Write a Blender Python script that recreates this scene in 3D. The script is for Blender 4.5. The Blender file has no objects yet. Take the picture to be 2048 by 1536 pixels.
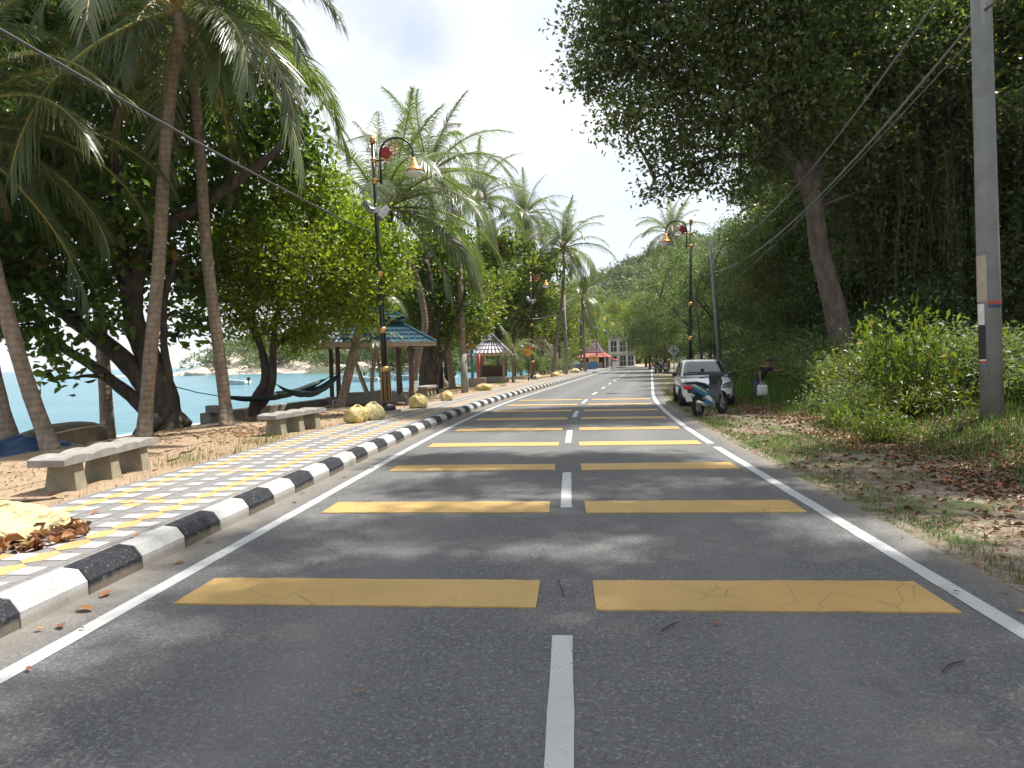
import bpy, math, random
import numpy as np
from mathutils import Vector, Matrix
from math import sin, cos, pi, radians, sqrt, atan2
S = bpy.context.scene
COL = S.collection
# ------------------------------------------------------------------ camera
CZ = 1.6; FPX = 1420.0
YAW, PITCH, ROLL = radians(4.72), radians(-1.94), radians(1.3)
_f = np.array([-sin(YAW)*cos(PITCH), cos(YAW)*cos(PITCH), sin(PITCH)])
_r0 = np.array([cos(YAW), sin(YAW), 0.0]); _u0 = np.cross(_r0, _f)
_r = _r0*cos(ROLL) - _u0*sin(ROLL); _u = _r0*sin(ROLL) + _u0*cos(ROLL)
cam = bpy.data.cameras.new("camera"); camo = bpy.data.objects.new("camera", cam); COL.objects.link(camo)
cam.sensor_width = 36.0; cam.lens = 36.0*FPX/2048.0; cam.clip_start = 0.05; cam.clip_end = 30000
m = Matrix.Identity(4)
for i in range(3):
    m[i][0] = _r[i]; m[i][1] = _u[i]; m[i][2] = -_f[i]
m[2][3] = CZ
camo.matrix_world = m
S.camera = camo
# ------------------------------------------------------------------ world and sun
SUN_EL, SUN_AZ = radians(65), radians(58)       # azimuth from +Y towards +X
W = bpy.data.worlds.new("World"); S.world = W; W.use_nodes = True
nt = W.node_tree; nt.nodes.clear()
out = nt.nodes.new("ShaderNodeOutputWorld")
sky = nt.nodes.new("ShaderNodeTexSky"); sky.sky_type = 'NISHITA'; sky.sun_disc = False
sky.sun_elevation = SUN_EL; sky.sun_rotation = SUN_AZ; sky.air_density = 1.0; sky.dust_density = 1.5
b1 = nt.nodes.new("ShaderNodeBackground"); b1.inputs[1].default_value = 0.085
nt.links.new(sky.outputs[0], b1.inputs[0])
b2 = nt.nodes.new("ShaderNodeBackground"); b2.inputs[0].default_value = (0.95, 0.97, 1.0, 1); b2.inputs[1].default_value = 0.60
tc = nt.nodes.new("ShaderNodeTexCoord"); mp = nt.nodes.new("ShaderNodeMapping"); mp.inputs['Scale'].default_value = (1.0, 1.0, 2.4)
nt.links.new(tc.outputs['Generated'], mp.inputs[0])
cn = nt.nodes.new("ShaderNodeTexNoise"); cn.inputs['Scale'].default_value = 2.3; cn.inputs['Detail'].default_value = 6; cn.inputs['Roughness'].default_value = 0.52; cn.inputs['Distortion'].default_value = 0.5
nt.links.new(mp.outputs[0], cn.inputs['Vector'])
cr = nt.nodes.new("ShaderNodeValToRGB"); cr.color_ramp.elements[0].position = 0.36; cr.color_ramp.elements[0].color = (0.42,)*3+(1,)
cr.color_ramp.elements[1].position = 0.62; cr.color_ramp.elements[1].color = (0.97,)*3+(1,)
nt.links.new(cn.outputs[0], cr.inputs[0])
mx = nt.nodes.new("ShaderNodeMixShader")
nt.links.new(cr.outputs[0], mx.inputs[0]); nt.links.new(b1.outputs[0], mx.inputs[1]); nt.links.new(b2.outputs[0], mx.inputs[2])
nt.links.new(mx.outputs[0], out.inputs[0])
sl = bpy.data.lights.new("sun", 'SUN'); sl.energy = 4.2; sl.angle = radians(0.8); sl.color = (1.0, 0.955, 0.88)
so = bpy.data.objects.new("sun", sl); COL.objects.link(so)
sd = Vector((sin(SUN_AZ)*cos(SUN_EL), cos(SUN_AZ)*cos(SUN_EL), sin(SUN_EL)))
so.rotation_euler = sd.to_track_quat('Z', 'Y').to_euler(); so.location = (30, 30, 60)
S.view_settings.view_transform = 'Standard'; S.view_settings.look = 'None'
S.view_settings.exposure = 1.05; S.view_settings.gamma = 1.0
S.cycles.max_bounces = 7; S.cycles.diffuse_bounces = 3; S.cycles.glossy_bounces = 3; S.cycles.transmission_bounces = 4
S.cycles.transparent_max_bounces = 8; S.cycles.use_denoising = True; S.cycles.sample_clamp_indirect = 6
S.cycles.caustics_reflective = False; S.cycles.caustics_refractive = False
# ------------------------------------------------------------------ helpers
def at(x, y, Y):
    """world point on the sight line through photo pixel (x, y) at distance Y along the road"""
    d = _f + _r*(x-1024)/FPX - _u*(y-768)/FPX
    p = d*(Y/d[1]); return np.array([p[0], p[1], p[2]+CZ])
def cx(Y):
    o = -0.08
    if Y > 12: o += 0.0028*(min(Y, 32)-12)**2
    if Y > 32: o += 0.112*(Y-32)
    if Y > 92: o += 0.0045*(Y-92)**2
    return o
def heading(Y):
    return (cx(Y+.5)-cx(Y-.5))
def onroad(s, Y, z=0.0):
    h = heading(Y); n = sqrt(1+h*h)
    return np.array([cx(Y)+s/n, Y-s*h/n, z])
def sstep(a, b, x):
    t = min(1, max(0, (x-a)/(b-a))); return t*t*(3-2*t)
def hnoise(x, y):
    return (sin(x*1.3+y*.7)+sin(x*.45-y*1.1+2)+sin(x*2.7+1.3*sin(y*.9))*.5+sin(y*2.1+x*.3+.7)*.5)/3
def zg(x, y):
    s = x-cx(y)
    if s < -5.0:
        z = 0.10+0.045*hnoise(x*1.1, y*1.1)*sstep(-5.6, -6.6, s)
        if s < -9.6: z -= 0.14*(-9.6-s)
        return max(z, -3.0)
    if s < 3.0: return -0.02
    z = 0.0+0.03*hnoise(x*1.5, y*1.5)*sstep(3.2, 4.5, s)
    z += 0.42*sstep(5.2, 8.0, s)+0.11*max(0, s-7.5)
    z += 0.18*max(0, s-13)
    return z
def empty(name, loc, rz=0, rx=0, ry=0):
    o = bpy.data.objects.new(name, None); COL.objects.link(o); o.empty_display_size = .2
    o.location = loc; o.rotation_euler = (rx, ry, rz); return o
def tag(o, label=None, cat=None, group=None, kind=None):
    if label: o['label'] = label
    if cat: o['category'] = cat
    if group: o['group'] = group
    if kind: o['kind'] = kind
    return o
KIDS = {}
def setparent(o, p):
    o.parent = p; KIDS.setdefault(p.name, []).append(o)
def copy_tree(o, parent=None):
    c = o.copy(); COL.objects.link(c)
    if parent is not None: setparent(c, parent)
    for ch in list(KIDS.get(o.name, [])): copy_tree(ch, c)
    return c
class MB:
    def __init__(s): s.V = []; s.F = []; s.MI = []
    def add(s, V, F, mi=0):
        n = len(s.V); s.V += [tuple(map(float, v)) for v in V]; s.F += [tuple(i+n for i in f) for f in F]; s.MI += [mi]*len(F); return s
    def box(s, c, d, rz=0, mi=0, top=(1, 1), rot=None):
        hx, hy, hz = d[0]/2, d[1]/2, d[2]/2; V = []
        for sz in (-1, 1):
            tx, ty = (top if sz > 0 else (1, 1))
            for sx, sy in ((-1, -1), (1, -1), (1, 1), (-1, 1)):
                v = Vector((sx*hx*tx, sy*hy*ty, sz*hz))
                v = (rot @ v) if rot else Vector((v.x*cos(rz)-v.y*sin(rz), v.x*sin(rz)+v.y*cos(rz), v.z))
                V.append((v.x+c[0], v.y+c[1], v.z+c[2]))
        return s.add(V, [(3, 2, 1, 0), (4, 5, 6, 7), (0, 1, 5, 4), (1, 2, 6, 5), (2, 3, 7, 6), (3, 0, 4, 7)], mi)
    def tube(s, P, R, n=8, mi=0, cap=True, squash=1.0):
        P = [Vector(tuple(map(float, p))) for p in P]
        if not hasattr(R, '__len__'): R = [R]*len(P)
        V = []; F = []
        t0 = (P[1]-P[0]).normalized(); ref = Vector((0, 0, 1)) if abs(t0.z) < .9 else Vector((1, 0, 0))
        a = t0.cross(ref).normalized()
        for i, p in enumerate(P):
            t = (P[min(i+1, len(P)-1)]-P[max(i-1, 0)]).normalized()
            a = (a-t*a.dot(t)).normalized(); b = t.cross(a)
            for k in range(n):
                q = 2*pi*k/n; v = p+(a*cos(q)+b*sin(q)*squash)*R[i]; V.append(v)
        for i in range(len(P)-1):
            for k in range(n): F.append((i*n+k, i*n+(k+1) % n, (i+1)*n+(k+1) % n, (i+1)*n+k))
        if cap:
            F.append(tuple(range(n-1, -1, -1))); F.append(tuple(range((len(P)-1)*n, len(P)*n)))
        return s.add(V, F, mi)
    def lathe(s, prof, n=16, c=(0, 0, 0), mi=0, sq=0):
        V = []; F = []
        for r, z in prof:
            for k in range(n):
                q = 2*pi*(k+.5*sq)/n; V.append((c[0]+r*cos(q), c[1]+r*sin(q), c[2]+z))
        for i in range(len(prof)-1):
            for k in range(n): F.append((i*n+k, i*n+(k+1) % n, (i+1)*n+(k+1) % n, (i+1)*n+k))
        F.append(tuple(range(n-1, -1, -1))); F.append(tuple(range((len(prof)-1)*n, len(prof)*n)))
        return s.add(V, F, mi)
    def prism(s, P, d, mi=0):
        """polygon P (3-D points) extruded by vector d"""
        n = len(P); P = [Vector(tuple(map(float, p))) for p in P]; d = Vector(d)
        V = P+[p+d for p in P]
        F = [tuple(range(n-1, -1, -1)), tuple(range(n, 2*n))]+[(i, (i+1) % n, n+(i+1) % n, n+i) for i in range(n)]
        return s.add(V, F, mi)
    def ball(s, c, r, n=10, mi=0, sc=(1, 1, 1)):
        V = []; F = []; h = n//2+1
        for i in range(h+1):
            a = pi*i/h
            for k in range(n): V.append((c[0]+r*sc[0]*sin(a)*cos(2*pi*k/n), c[1]+r*sc[1]*sin(a)*sin(2*pi*k/n), c[2]+r*sc[2]*cos(a)))
        for i in range(h):
            for k in range(n): F.append((i*n+k, (i+1)*n+k, (i+1)*n+(k+1) % n, i*n+(k+1) % n))
        return s.add(V, F, mi)
    def build(s, name, mats, parent=None, smooth=False, bevel=0, auto=None, sub=0):
        me = bpy.data.meshes.new(name); me.from_pydata(s.V, [], s.F)
        for mt in (mats if isinstance(mats, (list, tuple)) else [mats]): me.materials.append(mt)
        me.polygons.foreach_set('material_index', s.MI)
        if smooth: me.polygons.foreach_set('use_smooth', [True]*len(s.F))
        me.validate(); me.update()
        o = bpy.data.objects.new(name, me); COL.objects.link(o)
        if parent is not None: setparent(o, parent)
        if bevel:
            b = o.modifiers.new('bevel', 'BEVEL'); b.width = bevel; b.segments = 2; b.limit_method = 'ANGLE'; b.angle_limit = radians(40)
        if sub:
            b = o.modifiers.new('sub', 'SUBSURF'); b.levels = sub; b.render_levels = sub
        if auto:
            try: me.set_sharp_from_angle(angle=radians(auto))
            except Exception: pass
        return o
def fastmesh(name, V, loops_per_face, mats, parent=None, tint=None, mi=None, idx=None):
    """V (n,3); faces use consecutive vertices unless idx is given (flat index array)"""
    me = bpy.data.meshes.new(name); V = np.asarray(V, dtype=np.float32)
    me.vertices.add(len(V)); me.vertices.foreach_set('co', V.ravel())
    if idx is None: idx = np.arange(len(V), dtype=np.int32)
    idx = np.asarray(idx, dtype=np.int32).ravel(); nf = len(idx)//loops_per_face
    me.loops.add(len(idx)); me.loops.foreach_set('vertex_index', idx)
    me.polygons.add(nf); me.polygons.foreach_set('loop_start', np.arange(nf, dtype=np.int32)*loops_per_face)
    try: me.polygons.foreach_set('loop_total', np.full(nf, loops_per_face, dtype=np.int32))
    except Exception: pass
    for mt in (mats if isinstance(mats, (list, tuple)) else [mats]): me.materials.append(mt)
    if mi is not None: me.polygons.foreach_set('material_index', np.asarray(mi, dtype=np.int32))
    me.update(calc_edges=True)
    if tint is not None:
        a = me.attributes.new('tint', 'FLOAT', 'FACE'); a.data.foreach_set('value', np.asarray(tint, dtype=np.float32))
    o = bpy.data.objects.new(name, me); COL.objects.link(o)
    if parent is not None: setparent(o, parent)
    return o
# ------------------------------------------------------------------ materials
class NT:
    def __init__(s, name):
        s.m = bpy.data.materials.new(name); s.m.use_nodes = True; s.t = s.m.node_tree; s.b = s.t.nodes['Principled BSDF']; s.o = s.t.nodes['Material Output']
    def n(s, typ, **k):
        q = s.t.nodes.new(typ)
        for a, v in k.items():
            if a in q.inputs.keys(): q.inputs[a].default_value = v
            else: setattr(q, a, v)
        return q
    def l(s, a, b): s.t.links.new(a, b)
    def ramp(s, fac, stops):
        r = s.n('ShaderNodeValToRGB'); e = r.color_ramp.elements
        while len(e) < len(stops): e.new(0.5)
        for q, (p, c) in zip(e, stops): q.position = p; q.color = tuple(c)+(1,) if len(c) == 3 else c
        s.l(fac, r.inputs[0]); return r.outputs[0]
    def noise(s, scale, detail=4, rough=.55, vec=None, dist=0):
        q = s.n('ShaderNodeTexNoise'); q.inputs['Scale'].default_value = scale; q.inputs['Detail'].default_value = detail; q.inputs['Roughness'].default_value = rough; q.inputs['Distortion'].default_value = dist
        s.l(vec if vec else s.pos(), q.inputs['Vector']); return q.outputs[0]
    def pos(s):
        if not hasattr(s, '_p'): s._p = s.n('ShaderNodeNewGeometry')
        return s._p.outputs['Position']
    def obj(s):
        if not hasattr(s, '_t'): s._t = s.n('ShaderNodeTexCoord')
        return s._t.outputs['Object']
    def mix(s, f, a, b, mode='MIX'):
        q = s.n('ShaderNodeMix', data_type='RGBA', blend_type=mode)
        for i, v in ((0, f), (6, a), (7, b)):
            if hasattr(v, 'is_linked'): s.l(v, q.inputs[i])
            else: q.inputs[i].default_value = v if not isinstance(v, tuple) or len(v) == 4 else v+(1,)
        return q.outputs[2]
    def math(s, op, a, b=0.0):
        q = s.n('ShaderNodeMath', operation=op)
        for i, v in ((0, a), (1, b)):
            if hasattr(v, 'is_linked'): s.l(v, q.inputs[i])
            else: q.inputs[i].default_value = v
        return q.outputs[0]
    def bump(s, h, strength=.3, dist=.02):
        q = s.n('ShaderNodeBump'); q.inputs['Strength'].default_value = strength; q.inputs['Distance'].default_value = dist
        s.l(h, q.inputs['Height']); s.l(q.outputs[0], s.b.inputs['Normal'])
    def base(s, c): s.l(c, s.b.inputs['Base Color']) if hasattr(c, 'is_linked') else setattr(s.b.inputs['Base Color'], 'default_value', tuple(c)+(1,))
    def rough(s, v): s.b.inputs['Roughness'].default_value = v
def mat(name, c, rough=.6, metal=0, var=.18, scale=6, bump=0, spec=.5, coat=0, local=True, dirt=None):
    q = NT(name); v = q.obj() if local else q.pos()
    f = q.noise(scale, 5, .6, v)
    a = tuple(max(0, x*(1-var)) for x in c); b = tuple(min(1, x*(1+var)) for x in c)
    col = q.ramp(f, [(.3, a), (.7, b)])
    if dirt:
        f2 = q.noise(scale*.35, 6, .65, v)
        col = q.mix(q.ramp(f2, [(.48, (0, 0, 0)), (.72, (.75, .75, .75))]), col, dirt)
    q.base(col); q.rough(rough); q.b.inputs['Metallic'].default_value = metal
    q.b.inputs['Specular IOR Level'].default_value = spec
    if coat: q.b.inputs['Coat Weight'].default_value = coat; q.b.inputs['Coat Roughness'].default_value = .08
    if bump: q.bump(q.noise(scale*6, 4, .6, v), bump, .01)
    return q.m
def leafmat(name, c0, c1, rare=None, rare_at=.94, trans=.35, rough=.42, tc=None, objvar=.12, spec=.45):
    q = NT(name); a = q.n('ShaderNodeAttribute'); a.attribute_name = 'tint'
    st = [(0, c0), (.9 if rare else 1.0, c1)]
    if rare: st += [(rare_at, c1), (min(.999, rare_at+.01), rare)]
    col = q.ramp(a.outputs['Fac'], st)
    oi = q.n('ShaderNodeObjectInfo')
    hs = q.n('ShaderNodeHueSaturation')
    h = q.math('MULTIPLY_ADD', oi.outputs['Random'], .04); h.node.inputs[2].default_value = .48
    v = q.math('MULTIPLY_ADD', oi.outputs['Random'], objvar*2); v.node.inputs[2].default_value = 1-objvar
    q.l(h, hs.inputs['Hue']); q.l(v, hs.inputs['Value']); q.l(col, hs.inputs['Color'])
    q.base(hs.outputs[0]); q.rough(rough); q.b.inputs['Specular IOR Level'].default_value = spec
    t = q.n('ShaderNodeBsdfTranslucent'); q.l(q.mix(1.0, hs.outputs[0], tc or (1.9, 2.1, .9), 'MULTIPLY'), t.inputs[0])
    ms = q.n('ShaderNodeMixShader'); ms.inputs[0].default_value = trans
    q.l(q.b.outputs[0], ms.inputs[1]); q.l(t.outputs[0], ms.inputs[2]); q.l(ms.outputs[0], q.o.inputs[0])
    return q.m
def barkmat(name, c0, c1, rings=0, scale=5, bump=.6):
    q = NT(name); v = q.obj()
    mpn = q.n('ShaderNodeMapping'); mpn.inputs['Scale'].default_value = (1, 1, .35); q.l(v, mpn.inputs[0])
    f = q.noise(scale, 7, .65, mpn.outputs[0]); col = q.ramp(f, [(.32, c0), (.68, c1)])
    if rings:
        w = q.n('ShaderNodeTexWave', bands_direction='Z'); w.inputs['Scale'].default_value = rings; w.inputs['Distortion'].default_value = 5.0; w.inputs['Detail'].default_value = 4; w.inputs['Detail Scale'].default_value = 2.0
        q.l(v, w.inputs['Vector'])
        col = q.mix(q.ramp(w.outputs['Fac'], [(.0, (.38,)*3), (.3, (0,)*3)]), col, tuple(x*.55 for x in c0))
        h = q.math('ADD', q.math('MULTIPLY', w.outputs['Fac'], .7), q.math('MULTIPLY', f, .6)); q.bump(h, bump, .03)
    else: q.bump(f, bump, .06)
    q.base(col); q.rough(.85); q.b.inputs['Specular IOR Level'].default_value = .25
    return q.m
M = {}
def asphalt():
    q = NT('asphalt'); p = q.pos()
    fine = q.noise(120, 4, .8, p); mid = q.noise(34, 4, .65, p); big = q.noise(.55, 5, .6, p)
    col = q.ramp(fine, [(.30, (.03, .03, .031)), (.46, (.095, .096, .098)), (.56, (.145, .146, .147)), (.68, (.38, .377, .37))])
    vs = q.n('ShaderNodeTexVoronoi'); vs.inputs['Scale'].default_value = 70; q.l(p, vs.inputs['Vector'])
    sp = q.n('ShaderNodeSeparateColor'); q.l(vs.outputs['Color'], sp.inputs[0])
    col = q.mix(q.ramp(sp.outputs[0], [(.80, (0, 0, 0)), (.9, (.38,)*3)]), col, (.36, .355, .345))
    col = q.mix(q.ramp(sp.outputs[1], [(.72, (0, 0, 0)), (.86, (.45,)*3)]), col, (.03, .03, .031))
    col = q.mix(q.ramp(mid, [(.40, (.45,)*3), (.58, (0,)*3)]), col, (.06, .06, .062))
    col = q.mix(q.ramp(big, [(.35, (.0,)*3), (.7, (.35,)*3)]), col, (.165, .163, .158))
    vo = q.n('ShaderNodeTexVoronoi', feature='DISTANCE_TO_EDGE'); vo.inputs['Scale'].default_value = .33; q.l(q.mix(.08, p, q.n('ShaderNodeTexNoise').outputs[1]), vo.inputs['Vector'])
    crack = q.ramp(vo.outputs[0], [(.0, (1, 1, 1)), (.004, (0, 0, 0))])
    msk = q.ramp(q.noise(.4, 2, .5, p), [(.55, (0, 0, 0)), (.62, (.8, .8, .8))])
    col = q.mix(q.mix(1.0, crack, msk, 'MULTIPLY'), col, (.03, .03, .03))
    at_ = q.n('ShaderNodeAttribute'); at_.attribute_name = 's'
    wear = q.math('ABSOLUTE', q.math('SUBTRACT', q.math('ABSOLUTE', at_.outputs['Fac']), 1.35))
    col = q.mix(q.ramp(wear, [(.0, (.42,)*3), (.6, (0,)*3)]), col, (.185, .183, .178))
    st = q.noise(.9, 5, .7, p); col = q.mix(q.ramp(st, [(.60, (0, 0, 0)), (.72, (.55,)*3)]), col, (.06, .06, .06))
    gr = q.math('ADD', at_.outputs['Fac'], q.math('MULTIPLY', q.noise(3.1, 5, .75, p), .6)); col = q.mix(q.ramp(q.math('MULTIPLY', q.math('SUBTRACT', gr, 3.02), 2.2), [(0, (0, 0, 0)), (1, (.8,)*3)]), col, (.22, .19, .145))
    gut = q.math('ADD', at_.outputs['Fac'], q.math('MULTIPLY', q.noise(2.2, 5, .7, p), .55))
    gf = q.math('MULTIPLY', q.math('ADD', q.math('MULTIPLY', gut, -1.0), -2.62), 2.0)
    col = q.mix(q.ramp(gf, [(0, (0, 0, 0)), (1, (.55,)*3)]), col, (.25, .215, .17))
    q.base(col); q.rough(.78); q.b.inputs['Specular IOR Level'].default_value = .35
    q.bump(q.math('ADD', fine, q.math('MULTIPLY', mid, .5)), .55, .006)
    return q.m
M['asphalt'] = asphalt()
def paintmat(name, c, wear, lines=True):
    q = NT(name); p = q.pos()
    f = q.noise(70, 5, .7, p); g = q.noise(1.7, 4, .6, p)
    col = q.ramp(g, [(.3, tuple(x*.82 for x in c)), (.7, c)])
    k = q.math('ADD', f, q.math('MULTIPLY', g, .35))
    col = q.mix(q.ramp(k, [(.77, (0, 0, 0)), (.86, (wear,)*3)]), col, (.1, .1, .098))
    vo = q.n('ShaderNodeTexVoronoi', feature='DISTANCE_TO_EDGE'); vo.inputs['Scale'].default_value = 2.6; q.l(p, vo.inputs['Vector'])
    cr_ = q.ramp(vo.outputs[0], [(.0, (.8,)*3), (.016, (0, 0, 0))]); ms = q.ramp(q.noise(.9, 2, .5, p), [(.42, (0, 0, 0)), (.6, (.8,)*3)])
    col = q.mix(q.mix(1.0, cr_, ms, 'MULTIPLY'), col, (.09, .07, .05))
    q.base(col); q.rough(.6); q.bump(f, .25, .004)
    return q.m
M['white_line'] = paintmat('white_line_paint', (.50, .51, .51), .75)
M['yellow_line'] = paintmat('yellow_bar_paint', (.52, .335, .115), .6)
def kerbmat(name, c, dirt):
    q = NT(name); p = q.pos(); f = q.noise(9, 6, .7, p); g = q.noise(55, 4, .7, p)
    col = q.ramp(f, [(.3, tuple(x*.82 for x in c)), (.6, c)])
    col = q.mix(q.ramp(q.math('ADD', g, q.math('MULTIPLY', f, .4)), [(.76, (0, 0, 0)), (.84, (.8,)*3)]), col, dirt)
    sx = q.n('ShaderNodeSeparateXYZ'); q.l(p, sx.inputs[0])
    lo = q.math('ADD', sx.outputs[2], q.math('MULTIPLY', f, -.08))
    col = q.mix(q.ramp(lo, [(.0, (.6,)*3), (.035, (0, 0, 0))]), col, (.24, .20, .15))
    q.base(col); q.rough(.7); q.b.inputs['Specular IOR Level'].default_value = .2; q.bump(q.math('ADD', f, g), .35, .01); return q.m
M['kerb_white'] = kerbmat('white_kerb_paint', (.43, .43, .42), (.26, .25, .23))
M['kerb_black'] = kerbmat('black_kerb_paint', (.022, .024, .03), (.13, .13, .13))
def paver(name, c, joints):
    q = NT(name); p = q.pos(); f = q.noise(60, 4, .7, p); g = q.noise(1.1, 5, .65, p)
    col = q.ramp(f, [(.3, tuple(x*.8 for x in c)), (.7, tuple(min(1, x*1.12) for x in c))])
    col = q.mix(q.ramp(g, [(.45, (0, 0, 0)), (.75, (.4,)*3)]), col, (.36, .31, .25))
    if joints:
        at_ = q.n('ShaderNodeAttribute'); at_.attribute_name = 'uvw'
        br = q.n('ShaderNodeTexBrick'); br.inputs['Scale'].default_value = 1; br.inputs['Mortar Size'].default_value = .012
        br.inputs['Brick Width'].default_value = .18; br.inputs['Row Height'].default_value = .186; br.offset = .5
        q.l(at_.outputs['Vector'], br.inputs['Vector'])
        col = q.mix(q.math('MULTIPLY', br.outputs['Fac'], .75), col, (.12, .105, .09))
    q.base(col); q.rough(.75); q.bump(f, .3, .004); return q.m
M['paver_grey'] = paver('grey_paver', (.19, .187, .192), True)
M['paver_white'] = paver('white_paver', (.42, .413, .407), False)
M['paver_yellow'] = paver('yellow_paver', (.50, .32, .125), False)
def groundmat():
    q = NT('ground'); p = q.pos(); at_ = q.n('ShaderNodeAttribute'); at_.attribute_name = 's'; s_ = at_.outputs['Fac']
    f = q.noise(45, 5, .7, p); g = q.noise(1.0, 6, .62, p); h = q.noise(5, 5, .65, p)
    sand = q.ramp(f, [(.3, (.28, .20, .13)), (.7, (.46, .35, .245))])
    sand = q.mix(q.ramp(h, [(.35, (.55,)*3), (.55, (0,)*3)]), sand, (.22, .155, .10))
    sand = q.mix(q.ramp(g, [(.4, (0, 0, 0)), (.7, (.6,)*3)]), sand, (.33, .235, .15))
    soil = q.ramp(f, [(.32, (.10, .08, .06)), (.5, (.27, .225, .175)), (.68, (.46, .40, .33))])
    soil = q.mix(q.ramp(h, [(.42, (0, 0, 0)), (.62, (.8,)*3)]), soil, (.13, .10, .065))
    grass = q.ramp(h, [(.3, (.05, .08, .02)), (.7, (.11, .14, .045))])
    right = q.mix(q.ramp(q.math('ADD', g, q.math('MULTIPLY', h, .35)), [(.66, (0, 0, 0)), (.78, (.9,)*3)]), soil, grass)
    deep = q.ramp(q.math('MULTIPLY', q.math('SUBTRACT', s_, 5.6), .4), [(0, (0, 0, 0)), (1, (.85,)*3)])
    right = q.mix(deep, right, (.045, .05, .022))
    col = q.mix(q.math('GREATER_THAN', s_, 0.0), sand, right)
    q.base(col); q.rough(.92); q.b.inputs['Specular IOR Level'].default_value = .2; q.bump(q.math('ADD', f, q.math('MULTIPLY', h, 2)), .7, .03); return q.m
M['ground'] = groundmat()
def watermat():
    q = NT('sea_water'); p = q.pos(); mpn = q.n('ShaderNodeMapping'); mpn.inputs['Scale'].default_value = (.55, 1.3, 1); q.l(p, mpn.inputs[0])
    a = q.noise(1.2, 5, .6, mpn.outputs[0]); b = q.noise(.12, 4, .6, mpn.outputs[0])
    at_ = q.n('ShaderNodeAttribute'); at_.attribute_name = 's'
    col = q.ramp(b, [(.3, (.02, .13, .18)), (.7, (.04, .19, .24))])
    foam = q.math('ADD', at_.outputs['Fac'], q.math('MULTIPLY', a, 1.4))
    col = q.mix(q.ramp(q.math('MULTIPLY', q.math('ADD', foam, 17.6), .55), [(0, (0, 0, 0)), (.6, (.9,)*3)]), col, (.75, .75, .72))
    q.base(col); q.rough(.2); q.b.inputs['IOR'].default_value = 1.33; q.b.inputs['Specular IOR Level'].default_value = .35; q.bump(a, .8, .2); return q.m
M['water'] = watermat()
M['forest_floor'] = mat('forest_floor', (.05, .065, .025), .95, var=.4, scale=.4, local=False)
M['hill_soil'] = mat('hill_soil', (.05, .07, .03), .95, var=.4, scale=.1, local=False)
M['rock'] = mat('boulder_stone', (.50, .42, .34), .85, var=.3, scale=.9, bump=.4)
M['concrete'] = mat('weathered_concrete', (.27, .255, .235), .85, var=.2, scale=7, bump=.4, dirt=(.17, .16, .14))
M['concrete_leg'] = mat('mossy_concrete', (.27, .24, .17), .88, var=.25, scale=6, bump=.4, dirt=(.13, .12, .09))
M['pole_conc'] = mat('pole_concrete', (.22, .22, .215), .8, var=.12, scale=4, bump=.2, dirt=(.15, .145, .13))
M['pole_tan'] = mat('bare_tan_patch', (.42, .35, .26), .85, var=.15, scale=6)
M['pole_wood'] = mat('grey_weathered_wood', (.25, .21, .17), .85, var=.25, scale=5, bump=.3)
M['black_metal'] = mat('black_painted_metal', (.012, .012, .014), .35, var=.3, scale=4)
M['gold'] = mat('gold_paint', (.62, .36, .12), .35, metal=.6, var=.15, scale=9)
M['lamp_glass'] = mat('white_lamp_glass', (.75, .74, .7), .3, var=.05)
M['red_petal'] = mat('red_petal_paint', (.35, .02, .03), .4, var=.2)
M['grey_metal'] = mat('grey_metal', (.42, .43, .44), .4, metal=.5, var=.1)
M['cable'] = mat('cable_rubber', (.06, .06, .062), .55, var=.2, scale=20)
M['cable_grey'] = mat('grey_bundled_cable', (.20, .20, .195), .55, var=.25, scale=30)
M['bag_yellow'] = mat('yellow_plastic_bag', (.56, .43, .18), .6, spec=.25, var=.3, scale=9, bump=.9, dirt=(.52, .36, .12))
M['bag_clear'] = mat('pale_yellow_plastic', (.50, .44, .24), .6, spec=.25, var=.25, scale=8, bump=.9)
def bagmat(name, c, c2):
    q = NT(name); v = q.obj(); vo = q.n('ShaderNodeTexVoronoi', feature='DISTANCE_TO_EDGE'); vo.inputs['Scale'].default_value = 7; n_ = q.n('ShaderNodeTexNoise'); n_.inputs['Scale'].default_value = 5; q.l(v, n_.inputs['Vector'])
    q.l(q.mix(.35, v, n_.outputs[1]), vo.inputs['Vector']); v2 = q.n('ShaderNodeTexVoronoi', feature='DISTANCE_TO_EDGE'); v2.inputs['Scale'].default_value = 19; q.l(q.mix(.2, v, n_.outputs[1]), v2.inputs['Vector'])
    h = q.math('ADD', q.math('MINIMUM', vo.outputs[0], .25), q.math('MULTIPLY', q.math('MINIMUM', v2.outputs[0], .2), .4)); q.bump(h, .6, .08)
    q.base(q.ramp(q.noise(4, 5, .65, v), [(.35, c), (.65, c2)])); q.rough(.5); q.b.inputs['Specular IOR Level'].default_value = .3; return q.m
M['bag_yellow'] = bagmat('yellow_crumpled_plastic', (.52, .40, .16), (.58, .46, .20)); M['bag_clear'] = bagmat('straw_crumpled_plastic', (.49, .42, .22), (.54, .47, .26))
M['roof_blue'] = mat('blue_roof_tile', (.038, .10, .145), .4, var=.3, scale=5, dirt=(.04, .09, .12))
M['roof_grey'] = mat('grey_shingle', (.20, .19, .22), .45, var=.45, scale=6)
M['fascia'] = mat('cream_fascia', (.5, .38, .26), .6)
M['post_brown'] = mat('brown_post_paint', (.10, .055, .045), .6, var=.2)
M['red_paint'] = mat('red_paint', (.42, .05, .05), .5); M['blue_paint'] = mat('blue_paint', (.07, .17, .32), .5)
M['orange_paint'] = mat('orange_paint', (.75, .2, .03), .5); M['pink_paint'] = mat('pink_paint', (.7, .12, .25), .5)
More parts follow.
